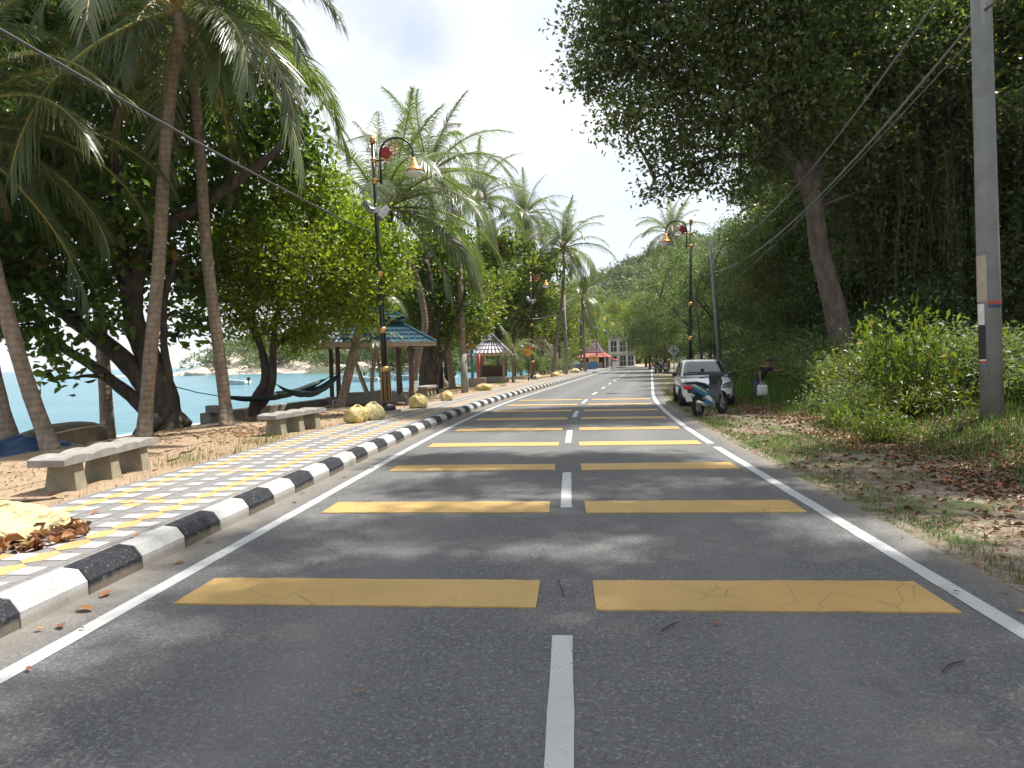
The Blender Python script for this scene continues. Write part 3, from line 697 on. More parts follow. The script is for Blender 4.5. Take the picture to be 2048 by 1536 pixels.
# bright green tree with two stems behind the second bench
B = base_at(508, 838, 20.6); Yt = 20.8
limbs = [([B-np.array([0, 0, .2])]+A((512, 800), (530, 765), (528, 720), (512, 670), (470, 600), (450, 540)), .20, .06),
         (A((512, 815), (532, 795), (545, 760), (546, 700), (552, 640), (566, 590), (600, 480)), .17, .05),
         (A((545, 690), (600, 660), (660, 590), (720, 510)), .10, .04), (A((512, 680), (505, 600), (520, 500)), .1, .04)]
cl = []
for x, y, Y, r in [(480, 450, 20, 1.0), (560, 400, 20.5, 1.1), (640, 410, 21, 1.15), (715, 455, 21, 1.0), (770, 510, 21, .8), (450, 550, 20, .9), (540, 520, 19.8, 1.2), (640, 520, 19.8, 1.2), (720, 560, 20.2, 1.0), (785, 560, 21, .5), (470, 640, 20, .75), (560, 620, 20.5, .9), (650, 630, 20.4, .85), (715, 640, 21, .6), (415, 600, 21, .6), (520, 440, 22.5, 1.2), (620, 470, 22.8, 1.3), (700, 420, 22, .6), (590, 690, 21, .45), (430, 470, 21, .7), (500, 580, 19.8, .9), (565, 560, 20.4, .9), (610, 590, 19.8, .9), (680, 600, 20, .85), (455, 500, 20.5, .9), (525, 670, 21, .5), (610, 670, 20.8, .6), (690, 500, 21.5, 1.0), (420, 540, 20.5, .6), (640, 370, 21, .8), (800, 480, 21, .35), (760, 600, 21, .4)]:
    p = at(x, y, Y); cl.append((p[0], p[1], p[2], r, r*1.1, r*.9))
make_tree('shade_tree', 'bright green small leaved tree with two dark stems that the hammocks are tied to', 'tree', B, limbs, cl, M['leaf_bright'], .13, 1800, M['bark'], seed=22, twig=16, tr=.2, asp=.52, shell=.4)
# -------------------------------------------------- prototypes of trees that repeat
def proto(label, cat, name, h, r, leaf, lsize, dens, bark, seed, low=.3, n=16, big=False, twig=14, tr=.35, tr0=.22, asp=.5, group=None, lean=0):
    rd = random.Random(seed); cl = []; 
    for i in range(n):
        u = rd.random(); z = h*(low+(1-low)*u); prof = sin(pi*min(1, max(.12, .16+.72*u)))**.6
        a = i*2.4+rd.uniform(-.3, .3); q = r*prof*sqrt(rd.uniform(.15, 1)); cr_ = r*rd.uniform(.28, .42)
        cl.append((q*cos(a), q*sin(a), z, cr_, cr_, cr_*.75))
    lb = [([(0, 0, -.3), (.1*lean, .05, h*.2), (.25*lean, -.1, h*.45), (0, .1, h*.82)], tr0, tr0*.25)]
    for i in range(5):
        a = i*1.3+rd.uniform(0, .5); zz = h*rd.uniform(.25, .5); lb.append(([(.05*cos(a), .05*sin(a), zz), (r*.3*cos(a), r*.3*sin(a), zz+h*.12), (r*.65*cos(a), r*.65*sin(a), zz+h*.26)], tr0*.5, .04))
    return make_tree(name, label, cat, (0, 0, 0), lb, cl, leaf, lsize, dens, bark, group, seed, big, twig, tr, asp)
USED = set()
def place(pr, pos, sc, rz, label=None, group=None):
    """first use moves the prototype itself, later uses are copies with their parts"""
    if pr.name not in USED: USED.add(pr.name); o = pr
    else: o = copy_tree(pr)
    o.location = pos; o.scale = (sc, sc, sc) if not hasattr(sc, '__len__') else sc; o.rotation_euler = (0, 0, rz)
    if label: o['label'] = label
    if group: o['group'] = group
    return o
pA = proto('yellow green sea almond tree beside the far promenade', 'tree', 'sea_almond_tree', 9, 3.8, M['leaf_olive'], .26, 380, M['bark'], 31, low=.42, n=20, big=True, twig=9, tr=.35, asp=.6)
pD1 = proto('dark jungle tree in the shaded wood beyond the right verge', 'tree', 'jungle_tree', 14, 4.2, M['leaf_dark'], .20, 480, M['bark'], 32, low=.10, n=30, tr=.4)
pD2 = proto('dark jungle tree in the shaded wood beyond the right verge', 'tree', 'jungle_tree', 16, 4.6, M['leaf_dark'], .24, 380, M['bark_red'], 33, low=.14, n=30, tr=.45, lean=2)
pL = proto('grey green leafy tree standing between the right street lamps', 'tree', 'broadleaf_tree', 10.5, 4.0, M['leaf_light'], .17, 560, M['bark'], 34, low=.16, n=26, tr=.35)
pO = proto('yellowish tree at the far end of the road', 'tree', 'broadleaf_tree', 11, 4.2, M['leaf_olive'], .24, 330, M['bark'], 35, low=.2, n=22, tr=.4)
def put(pr, px, Y, sc, rz, label, group=None, dz=0):
    p = at(px, 740, Y); return place(pr, (p[0], p[1], zg(p[0], p[1])+dz), sc, rz, label, group)
# left row beyond the shelter
put(pA, 893, 50, 1.0, .3, 'sea almond tree with yellow green leaves left of the shingled shelter')
put(pA, 1000, 60, 1.25, 1.9, 'tall sea almond tree behind the shingled shelter')
put(pA, 1028, 66, 1.05, 3.3, 'sea almond tree behind the orange warning sign')
put(pA, 880, 39, .85, 4.6, 'dense sea almond tree between the blue and the shingled shelter')
put(pA, 1085, 86, 1.1, 5.2, 'sea almond tree near the dark bushes by the far kerb')
put(pO, 960, 70, 1.2, .2, 'leafy tree hidden behind the shingled shelter trees'); put(pO, 1120, 100, 1.15, 2.2, 'yellowish tree left of the red roofed kiosk')
put(pO, 1165, 118, 1.0, 3.9, 'yellowish tree rising behind the red roofed kiosk'); put(pO, 1183, 135, 1.1, 1.1, 'yellowish tree left of the white building')
put(pL, 800, 46, .85, 2.0, 'grey green tree behind the blue roofed shelter'); put(pL, 1215, 165, 1.3, 2.7, 'grey green tree behind the white building')
# right row: from the grey green trees to the dark wood
put(pL, 1432, 50, .88, .4, 'grey green leafy tree behind the leaning utility pole'); put(pL, 1378, 58, .88, 1.7, 'grey green leafy tree behind the first right street lamp')
put(pL, 1330, 74, .78, 2.9, 'grey green leafy tree behind the second right street lamp'); put(pO, 1300, 92, .8, .8, 'olive tree overhanging the far right verge')
put(pO, 1292, 112, 1.0, 4.2, 'olive tree shading the bend of the road'); put(pL, 1330, 100, 1.0, 5.5, 'grey green tree on the slope above the bend')
put(pL, 1420, 72, 1.1, 4.1, 'tall grey green tree on the slope behind the car'); put(pO, 1385, 95, 1.1, .1, 'olive tree high on the slope behind the car'); put(pO, 1250, 150, 1.3, .9, 'olive tree right of the white building')
g = 'jungle trees of the shaded wood'
gl = 'dark jungle tree in the shaded wood beyond the right verge'
i = 0
for px, Y, sc in [(1560, 43, .62), (1575, 37, .62), (1620, 33, .7), (1640, 40, .85), (1690, 31, .8), (1700, 38, 1.05), (1760, 29, .9), (1790, 34, 1.1), (1850, 28, .95), (1900, 33, 1.15), (1960, 27, .9), (2040, 30, 1.1), (2120, 26, .95), (2250, 28, 1.1), (1590, 52, .9), (1510, 58, .75), (1660, 48, 1.2), (1860, 40, 1.4), (2000, 38, 1.3), (2350, 24, .95), (2500, 26, 1.1), (1745, 46, 1.4), (1730, 34, .8), (1820, 31, .7), (1930, 30, .75)]:
    if i in (3, 9, 11, 13, 17, 19): put(pO if i in (9, 11, 17) else pL, px, Y, sc*1.25, i*1.37, 'lighter green tree mixed into the dark wood beyond the right verge', 'lighter trees of the wood', dz=-.3)
    else: put((pD1, pD2)[i % 2], px, Y, sc, i*1.37, gl, g, dz=-.3)
    i += 1
# -------------------------------------------------- the big tree overhanging the road on the right
Yt = 25
B = base_at(1690, 748, 25)
limbs = [([B-np.array([0, 0, .4])]+A((1686, 700), (1670, 620), (1652, 550), (1638, 495), (1632, 440), (1622, 380), (1600, 300)), .40, .26),
         (A((1622, 390), (1560, 290), (1470, 210), (1370, 160), (1270, 130), dY=-.35), .26, .05), (A((1600, 310), (1560, 180), (1480, 60), (1400, -60)), .26, .06),
         (A((1625, 380), (1650, 260), (1700, 120), (1740, -40), dY=.2), .28, .06), (A((1580, 330), (1480, 310), (1380, 330), (1310, 355), dY=-.3), .14, .03), (A((1600, 300), (1590, 120), (1560, -100), (1500, -250)), .26, .06)]
cl = []
for x, y, Y, r in [(1200, 60, 17, 1.0), (1180, 150, 17, .7), (1260, 130, 17, 1.1), (1260, 235, 17, .9), (1340, 60, 17, 1.2), (1350, 180, 17.5, 1.2), (1345, 300, 17.5, .75), (1300, 382, 17.5, .28), (1345, 375, 17.6, .33), (1400, 345, 17.6, .55), (1440, 250, 17.5, 1.3), (1430, 120, 18, 1.4), (1450, 10, 18, 1.5), (1530, 180, 18, 1.5), (1540, 320, 18.5, .8), (1480, 365, 18, .6), (1560, 60, 18, 1.6), (1620, 210, 17.5, 1.2), (1680, 90, 18, 1.5), (1700, 290, 18.5, 1.1), (1760, 190, 19, 1.4), (1790, 60, 19, 1.5), (1850, 280, 19.5, 1.2), (1860, 130, 20, 1.4), (1250, 0, 17, 1.1), (1330, -60, 17, 1.4), (1450, -140, 17.5, 1.7), (1580, -120, 17.5, 1.8), (1700, -60, 18, 1.7), (1800, -120, 19, 1.7), (1330, -220, 17, 1.6), (1500, -300, 17, 2), (1650, -280, 17, 2), (1230, -130, 17, 1.3), (1740, 400, 19.5, .9), (1950, 60, 20.5, 1.5), (1960, 220, 20.5, 1.3), (2060, 120, 20.5, 1.5), (1655, 395, 19.2, .4), (1800, 380, 20, 1.0), (1900, 400, 20.5, 1.1), (1990, 340, 20.5, 1.0)]:
    k = 1.37; p = at(x, y, Y*k); r *= k; cl.append((p[0], p[1], p[2], r, r*1.15, r*.85))
make_tree('overhanging_tree', 'huge tree with a bare grey brown trunk whose dark crown overhangs the road', 'tree', B, limbs, cl, M['leaf_dark'], .185, 880, M['bark_red'], seed=41, twig=14, tr=.30, asp=.5, shell=.5)
# a second big tree just outside the frame on the right: it shades the near road
B = np.array([13.5, 9.5, zg(13.5, 9.5)])
cl = []
rd = random.Random(77)
for k in range(78):
    x = rd.uniform(3.7, 13.0); y = rd.uniform(2.5, 15.5); z = rd.uniform(14.0, 17.0)
    r = rd.uniform(.65, 1.1); cl.append((x, y, z, r*1.25, r*.85, r*.6))
for k in range(13):  # extra leaf clumps added to deepen the shade on the nearest road
    r = rd.uniform(.7, 1.0); cl.append((rd.uniform(4.2, 9.8), rd.uniform(4.8, 8.0), rd.uniform(14.3, 16), r*1.3, r, r*.6))
limbs = [([B-np.array([0, 0, .4]), (13.4, 9.4, 6), (13.0, 9.3, 11), (11.5, 9, 14)], .45, .2)]+[([(13.0, 9.3, 11), ((13+tx)/2, (9.3+ty)/2, 14), (tx, ty, 15.4)], .16, .04) for tx, ty in ((5, 6), (7, 9), (5, 12), (8, 14), (9, 5), (10, 10))]
make_tree('shade_tree', 'tall unseen tree beyond the right picture edge whose spreading branches shade the near road', 'tree', B, limbs, cl, M['leaf_dark'], .17, 1900, M['bark'], seed=42, twig=12, tr=.26)
# ================================================================== UNDERGROWTH, GRASS, LITTER
def shrub(label, h, r, leaf, lsize, n, seed, stems=9, asp=.4, name='shrub', sprig=.0):
    rg = np.random.default_rng(seed); rd = random.Random(seed); root = empty(name, (0, 0, 0)); tag(root, label, 'shrub')
    mb = MB(); P = []; 
    for k in range(stems):
        a = k*2.4+rd.uniform(-.4, .4); q = r*rd.uniform(.3, 1.0); hh = h*rd.uniform(.4, 1.05)*(1-.3*(q/r)**2)
        A_ = Vector((.12*cos(a), .12*sin(a), 0)); T = Vector((q*cos(a), q*sin(a), hh)); Mm = A_.lerp(T, .5)+Vector((0, 0, hh*.15))
        D_ = T+Vector((cos(a), sin(a), -.15))*.25*r
        pts = [A_, A_.lerp(Mm, .6), Mm, Mm.lerp(T, .6)+Vector((0, 0, .05*h)), T, D_]
        mb.tube(pts, [.022, .018, .014, .01, .006, .003], 5)
        m_ = n//stems; ts = rg.uniform(.12, 1, size=m_)**.8
        pa = np.array([tuple(p) for p in pts]); i = np.minimum((ts*5).astype(int), 4); f = (ts*5-i)[:, None]
        c = pa[i]*(1-f)+pa[i+1]*f; P.append(c+rg.normal(size=(m_, 3))*np.array([1, 1, .6])*(.10+.22*r*(1-.4*ts))[:, None])
    mb.build('stem', M['stem'], root, smooth=True)
    P = np.concatenate(P); P[:, 2] = np.abs(P[:, 2])+.02
    leafcloud('foliage', leaf, P, lsize, root, rg, up=.55, asp=asp, droop=.35, svar=.6)
    return root
sB = shrub('bright yellow green sunlit bush', 1.5, 1.0, M['leaf_bush'], .135, 1500, 51, stems=15)
sG = shrub('mid green bush with narrow leaves', 1.1, .95, M['leaf_olive'], .14, 2200, 52, stems=14, asp=.26)
sD = shrub('dark bush at the edge of the wood', 1.2, 1.0, M['leaf_light'], .09, 2600, 53, stems=12)
def putb(pr, px, py, Y, sc, rz, label, group=None):
    p = at(px, py, Y); return place(pr, (p[0], p[1], zg(p[0], p[1])-.04), sc, rz, label, group)
putb(sB, 1800, 800, 15.0, (.8, .8, 1.45), .2, 'tall bright bush with arching yellow green sprays left of the concrete pole')
putb(sB, 1870, 800, 15.6, .62, 2.4, 'rounded bright bush touching the left side of the concrete pole')
putb(sG, 1770, 810, 14.6, .75, 1.1, 'narrow leaved bush in front of the tall bright bush'); putb(sG, 1850, 830, 14.6, .7, 3.1, 'narrow leaved bush at the foot of the rounded bright bush')
putb(sD, 1690, 800, 16.4, .75, .7, 'small leaved grey green bush below the bare grey brown trunk'); putb(sG, 1690, 820, 15.4, .5, 4.0, 'low narrow leaved bush nearest the leaf litter'); putb(sG, 1760, 840, 12.9, .55, 5.0, 'low green tuft of leaves in front of the bright bushes')
putb(sB, 2050, 800, 16.2, .7, 4.4, 'bright bush right of the concrete pole'); putb(sG, 2040, 820, 14.4, .6, .6, 'narrow leaved bush right of the concrete pole base')
putb(sD, 1930, 800, 15.5, 1.1, 3.6, 'grey green bush behind the concrete pole')
gl = 'dark bush at the foot of the shaded wood'; g = 'bushes at the foot of the wood'
for k, (px, Y, sc) in enumerate([(1500, 33, 1.1), (1535, 30, 1.2), (1570, 28, 1.1), (1600, 25.5, 1.1), (1640, 23, 1.0), (1665, 20.5, 1.0), (1480, 38, 1.2), (1720, 18.5, 1.1), (1790, 17.5, 1.2), (1860, 17, 1.2), (1990, 16.2, 1.2), (2080, 14.8, 1.1), (2150, 13, 1.0), (1460, 44, 1.3), (1620, 27.5, 1.3), (1690, 22.5, 1.3), (1755, 21, 1.2), (1830, 20, 1.2), (1940, 19, 1.2)]):
    putb((sD, sG)[k % 3 == 1], px, 780, Y, sc, k*1.1, gl, g)
for k, (px, Y, sc) in enumerate([(1068, 66, 1.3), (1085, 70, 1.5), (1102, 72, 1.3), (1130, 74, 1.2)]):
    putb(sD, px, 760, Y, sc, k*1.7, 'dense dark bush behind the far left kerb near the leaning palm', 'dark bushes by the far kerb')
# hanging creepers on the wood's edge
def creeper(h, seed, w=1.9, n=15):
    rg = np.random.default_rng(seed); rd = random.Random(seed); root = empty('hanging_creeper', (0, 0, 0)); tag(root, 'curtain of creeper strands hanging from the trees of the dark wood', 'creeper', 'creepers hanging in the wood')
    mb = MB(); P = []
    for k in range(n):
        x = rd.uniform(-w, w); y = rd.uniform(-.7, .7); L = h*rd.uniform(.35, 1); z0 = h
        pts = [Vector((x, y, z0))]
        for i in range(6): pts.append(Vector((pts[-1].x+rd.uniform(-.12, .12), pts[-1].y+rd.uniform(-.1, .1), z0-L*(i+1)/6)))
        mb.tube(pts, .008, 4); m_ = int(L*16); ts = rg.uniform(0, 1, size=m_)*5.999; pa = np.array([tuple(p) for p in pts]); i = ts.astype(int); f = (ts-i)[:, None]
        P.append(pa[i]*(1-f)+pa[i+1]*f+rg.normal(size=(m_, 3))*.09)
    mb.build('vine', M['stem'], root); leafcloud('foliage', M['creeper'], np.concatenate(P), .12, root, rg, up=.1, asp=.6, droop=.9); return root
cr_ = creeper(6.5, 61)
for k, (px, Y, sc, dz) in enumerate([(1535, 37, 1.0, .5), (1590, 33, 1.05, .4), (1740, 27, .95, .8), (1800, 26, 1.0, .9), (1860, 25.5, 1.0, .8), (1920, 25, 1.05, .8), (2000, 25, 1.0, .9), (2080, 24, 1.05, 1), (1650, 30, 1.0, .4), (1700, 28, .9, 1.8), (1560, 24.5, .75, 6.5), (1500, 24, .7, 7.5), (1640, 24.3, .75, 6.5), (1840, 25, 1.0, 5.5), (1760, 25.5, 1.0, 6), (1960, 26, 1.0, 5.5)]):
    p = at(px, 740, Y); place(cr_, (p[0], p[1], zg(p[0], p[1])+dz), sc, k*1.9)
# grass: one object of blades
def blades(name, pts, h, w, material, seed, lean=.45, kind='stuff', hv=None):
    rg = np.random.default_rng(seed); N = len(pts); a = rg.uniform(0, 2*pi, N); H = h*(hv if hv is not None else 1)*rg.uniform(.45, 1.25, N)
    d = np.stack([np.cos(a), np.sin(a), np.zeros(N)], 1); t = np.stack([-np.sin(a), np.cos(a), np.zeros(N)], 1); le = (rg.uniform(.1, 1, N)*lean*H)[:, None]
    up = np.array([0, 0, 1.0]); Hc = H[:, None]
    b0 = pts-t*w; b1 = pts+t*w; m0 = pts+up*Hc*.6+d*le*.4-t*w*.7; m1 = m0+t*w*1.4; tp = pts+up*Hc*.95+d*le; tp2 = tp+t*w*.15
    V = np.stack([b0, b1, m1, m0, m0, m1, tp2, tp], 1).reshape(-1, 3)
    o = fastmesh(name, V, 4, material, None, np.repeat(rg.uniform(0, 1, N), 2)); o['kind'] = kind; return o
def scatter(n, s0, s1, y0, y1, f, seed, zoff=0, ypow=1.0):
    rg = np.random.default_rng(seed); out_ = []
    while len(out_) < n:
        s_ = rg.uniform(s0, s1); Y = y0+(y1-y0)*rg.uniform()**ypow
        if rg.uniform() < f(s_, Y):
            p = onroad(s_, Y); out_.append((p[0], p[1], zg(p[0], p[1])+zoff))
    return np.array(out_)
def patch(s_, Y, fr=1.0):
    return .5+.5*hnoise(s_*1.7*fr+3, Y*1.25*fr)
def f_short(s_, Y):
    if s_ < 3.15: return .12
    if s_ > 3.6 and Y < 10.5: return .12*sstep(.55, .8, patch(s_*1.9+5, Y*1.8))+.015
    v = sstep(.42, .75, patch(s_, Y))*sstep(5.6, 4.6, s_)+.5*sstep(3.5, 3.1, s_)+.9*sstep(11, 12.2, Y)*sstep(15.5, 13.6, Y)*sstep(6.0, 5.0, s_)+.6*sstep(.62, .8, patch(s_*1.9+5, Y*1.8))
    if s_ > 3.7 and 14.5 < Y < 18: v *= .25
    return min(1, v)
short_ = scatter(34000, 3.0, 6.4, 2.5, 34, f_short, 71, ypow=1.3)
blades('verge_grass', short_, .05, .0035, M['grass'], 72, lean=.9)
def f_tall(s_, Y): return sstep(5.0, 6.4, s_+.5*hnoise(s_, Y*1.3))*(.4+.6*patch(s_, Y, .7))
tall = scatter(30000, 4.8, 9.5, 5.5, 30, f_tall, 73, ypow=1.15)
blades('bank_grass', tall, .21, .005, M['grass'], 74, lean=.7)
tall2 = scatter(9000, 5.2, 9, 22, 34, lambda s_, Y: sstep(5.2, 6.5, s_), 75); blades('far_bank_grass', tall2, .45, .009, M['grass'], 76, lean=.5)
def f_left(s_, Y):
    v = .9*sstep(-7.0, -5.75, s_)*sstep(9.5, 11, Y)*sstep(16, 13.5, Y)*sstep(.2, .8, patch(s_*2, Y*2))+.7*sstep(.7, .85, patch(s_, Y))*sstep(26, 28, Y)+.06*sstep(-6, -5.6, s_)
    return v
lw = scatter(2600, -8.5, -5.58, 5, 45, f_left, 77); blades('weed_grass', lw, .15, .0028, M['grass'], 78, lean=.5)
# leaf litter under the trees (right verge) and scattered dry leaves on the sand (left)
def f_lit(s_, Y): return min(1, .9*sstep(4.3, 5.6, s_+.4*hnoise(s_, Y))*sstep(8.2, 7.0, s_)*(.3+.7*sstep(.35, .7, patch(s_*1.4, Y*1.1)))+.05)
L_ = scatter(15000, 3.2, 8.5, 4, 30, f_lit, 81, .012, 1.2)
o = leafcloud('leaf_litter', M['litter'], L_, .085, None, np.random.default_rng(82), up=2.2, asp=.55, droop=0, fold=.3, big=True); o['kind'] = 'stuff'
L_ = scatter(3600, -10, -5.7, 6, 40, lambda s_, Y: .04+.96*sstep(10.5, 15, Y)*sstep(-6.0, -7.5, s_)*sstep(.3, .7, patch(s_, Y)), 83, .004)
o = leafcloud('beach_leaf_litter', M['litter'], L_, .095, None, np.random.default_rng(84), up=4, asp=.5, droop=0, fold=.15, big=True); o['kind'] = 'stuff'
L_ = scatter(9000, 3.0, 7.0, 2.6, 16, lambda s_, Y: .25+.75*sstep(.3, .75, patch(s_*1.3+2, Y*1.5)), 85, .006, 1.1)
o = leafcloud('fine_litter', M['litter'], L_, .035, None, np.random.default_rng(86), up=2.5, asp=.4, droop=0, fold=.3, svar=.7); o['kind'] = 'stuff'
L_ = scatter(4200, -9.5, -5.6, 5, 22, lambda s_, Y: .2+.8*sstep(.35, .8, patch(s_*1.2+4, Y*1.1)), 87, .004)
o = leafcloud('beach_fine_litter', M['litter'], L_, .045, None, np.random.default_rng(88), up=3, asp=.4, droop=0, fold=.3, svar=.7); o['kind'] = 'stuff'
# single fallen leaves on the road and the pavement
def leaf_obj(pos, L, rz, seed, label, material='leaf_dry', tint=.6, group='fallen leaves on the road'):
    rg = np.random.default_rng(seed); w = L*.28; V = []; F = []
    n = 7; 
    for i in range(n):
        t = i/(n-1); ww = w*sin(pi*min(1, t*1.05+.0))**.7 if 0 < t < 1 else .004; z = .012+.05*L*sin(t*3)+L*.12*t*t*rg.uniform(0, 1)
        V += [(-ww, (t-.5)*L, z+ww*.45), (0, (t-.5)*L, z), (ww, (t-.5)*L, z+ww*.35)]
    for i in range(n-1):
        for k in range(2): F.append((3*i+k, 3*i+k+1, 3*i+k+4, 3*i+k+3))
    mb = MB(); mb.add(V, F); o = mb.build('fallen_leaf', M[material], smooth=True); a = o.data.attributes.new('tint', 'FLOAT', 'FACE'); a.data.foreach_set('value', [tint]*len(F))
    o.location = pos; o.rotation_euler = (0, 0, rz); tag(o, label, 'leaf', group); return o
for k, (px, py, L, ti, lb) in enumerate([(212, 1192, .11, .9, 'red brown leaf lying against the kerb foot'), (170, 1222, .13, .5, 'curled brown leaf in the gutter, nearest the camera'), (358, 1127, .09, .97, 'yellow leaf in the gutter below a white kerb block'), (122, 1256, .09, .4, 'pale tan leaf in the gutter near the left picture edge'), (418, 1085, .07, .6, 'small brown leaf in the gutter beside a black kerb block'), (590, 1005, .09, .7, 'brown leaf in the gutter halfway along the painted kerb'), (605, 988, .08, .5, 'tan leaf in the gutter just past the halfway brown one'), (690, 955, .08, .8, 'rusty leaf in the gutter farther along the kerb')]):
    p = at(px, py, 1); d = p-np.array([0, 0, CZ]); q = np.array([0, 0, CZ])-d*(CZ/d[2]); leaf_obj((q[0], q[1], .0), L, k*1.3, k, lb, tint=ti)
rd = random.Random(8)
for k in range(46):
    Y = 3.2+22*rd.random()**1.3; s_ = rd.choice([rd.uniform(-3.3, -2.7), rd.uniform(-2.5, 2.6), rd.uniform(2.4, 3.0), rd.uniform(2.6, 3.0)]); p = onroad(s_, Y)
    leaf_obj((p[0], p[1], .004), rd.uniform(.03, .07), rd.uniform(0, 6), 100+k, 'small dry leaf lying on the grey asphalt', tint=rd.random())
for k, (px, py, lb) in enumerate([(192, 1027, 'reddish leaf alone on the patterned paving'), (802, 842, 'dark leaf on the paving beside the distant yellow bags'), (270, 1075, 'brown curled leaf on a white paver')]):
    p = at(px, py, 1); d = p-np.array([0, 0, CZ]); q = np.array([0, 0, CZ])-d*((CZ-.16)/d[2]); leaf_obj((q[0], q[1], .155), .11, k*2.0, 300+k, lb, tint=.85, group='fallen leaves on the pavement')
# thin twigs on the road
for k, (pts, lb) in enumerate([([(1885, 1342), (1900, 1328), (1926, 1322)], 'thin curved twig lying on the road at the lower right'), ([(1322, 1262), (1340, 1250), (1358, 1243)], 'short straight twig on the asphalt below the right yellow bar'), ([(1128, 1192), (1122, 1172), (1115, 1158)], 'thin twig on the asphalt between the two nearest yellow bars')]):
    P = []
    for x, y in pts: p = at(x, y, 1); d = p-np.array([0, 0, CZ]); P.append(np.array([0, 0, CZ])-d*((CZ-.012)/d[2]))
    mb = MB(); mb.tube(P, .004, 5); tag(mb.build('twig', M['bark']), lb, 'twig')
# ================================================================== FAR HILLS AND HEADLAND
def hillz(x, y): return 52*math.exp(-((x-75)/95)**2)*sstep(165, 330, y)+3*hnoise(x*.05, y*.05)-1.5
V = []; xs = yr(-70, 330, 16); ys2 = yr(150, 430, 14)
for y in ys2:
    for x in xs: V.append((x, y, hillz(x, y)))
n = len(xs); mb = MB(); mb.add(V, [(j*n+i, j*n+i+1, (j+1)*n+i+1, (j+1)*n+i) for j in range(len(ys2)-1) for i in range(n-1)]); mb.build('hill', M['hill_soil'], smooth=True)['kind'] = 'structure'
def headz(x, y): return (9*sstep(212, 250, y)*sstep(-135, -112, x)-1.6*sstep(214, 210, y)-.6)
V = []; xs = yr(-150, -10, 7); ys2 = yr(205, 300, 6)
for y in ys2:
    for x in xs: V.append((x, y, headz(x, y)))
n = len(xs); mb = MB(); mb.add(V, [(j*n+i, j*n+i+1, (j+1)*n+i+1, (j+1)*n+i) for j in range(len(ys2)-1) for i in range(n-1)]); mb.build('headland', M['rock'], smooth=True)['kind'] = 'structure'
def forest(name, centres, radii, nleaf, lsize, seed, material):
    rg = np.random.default_rng(seed); P = []; T = []
    for c, r in zip(centres, radii):
        m_ = int(nleaf*rg.uniform(.7, 1.3)); u = unit(rg.normal(size=(m_, 3))); u[:, 2] = np.abs(u[:, 2])*1.0-.25; lob = 1+.28*np.sin(u[:, :1]*4+c[0])*np.sin(u[:, 1:2]*5+c[1])
        P.append(np.array(c)+u*np.array([r, r, r*1.05])*lob*rg.uniform(.75, 1.05, size=(m_, 1))); T.append(np.clip(rg.normal(rg.uniform(.1, .9), .15, m_), 0, 1))
    o = leafcloud(name, material, np.concatenate(P), lsize, None, rg, up=.5, asp=.6, tint=np.concatenate(T)); o['kind'] = 'stuff'; return o
rg = np.random.default_rng(5); C_ = []; R_ = []
for k in range(900):
    y = rg.uniform(160, 360); x = rg.uniform(-30, 215)
    C_.append((x, y, hillz(x, y)+rg.uniform(1.5, 5.5))); R_.append(rg.uniform(3.2, 6.0))
forest('hill_forest', C_, R_, 230, 1.0, 6, M['leaf_far'])
C_ = []; R_ = []
for k in range(330):
    y = rg.uniform(216, 275); x = rg.uniform(-122, -12); C_.append((x, y, headz(x, y)+rg.uniform(1.5, 4))); R_.append(rg.uniform(2.6, 4.6))
forest('headland_forest', C_, R_, 260, .75, 7, M['leaf_far'])
rd = random.Random(9)
def boulder(px, py, Y, r, label, sc=(1.4, 1, .7)):
    rg = np.random.default_rng(int(px*7+py)); mb = MB(); mb.ball((0, 0, 0), r, 14, 0, sc)
    V = np.array(mb.V); ph = rg.uniform(0, 6, 6); q = V/r
    V *= (1+.16*np.sin(q[:, :1]*2.6+ph[0])*np.cos(q[:, 1:2]*2.3+ph[1])+.1*np.sin(q[:, 2:3]*4+q[:, :1]*3+ph[2])); mb.V = [tuple(v) for v in V]
    o = mb.build('boulder', M['rock'], smooth=True); p = at(px, py, Y); o.location = (p[0], p[1], p[2]); o.rotation_euler = (0, 0, rg.uniform(0, 3)); tag(o, label, 'boulder', 'boulders along the far shore')
for k, (px, py, r, lb) in enumerate([(690, 742, 2.6, 'pale boulder on the far shore seen left under the blue roof'), (722, 740, 3.2, 'largest pale boulder on the far shore under the blue roof'), (745, 743, 2.2, 'pale boulder on the far shore just left of the lamp post'), (795, 742, 2.2, 'pinkish boulder on the far shore right of the lamp post'), (405, 748, 2.4, 'low tan boulder at the tip of the headland'), (385, 748, 1.7, 'smaller tan boulder at the tip of the headland'), (375, 749, 1.0, 'outermost small rock off the headland tip'), (640, 748, 1.6, 'tan boulder on the far shore left of the shelter'), (560, 748, 1.5, 'tan boulder on the far shore behind the hammocks'), (440, 748, 1.8, 'tan boulder on the far shore beside the bent palm')]):
    boulder(px, py, 209, r, lb)
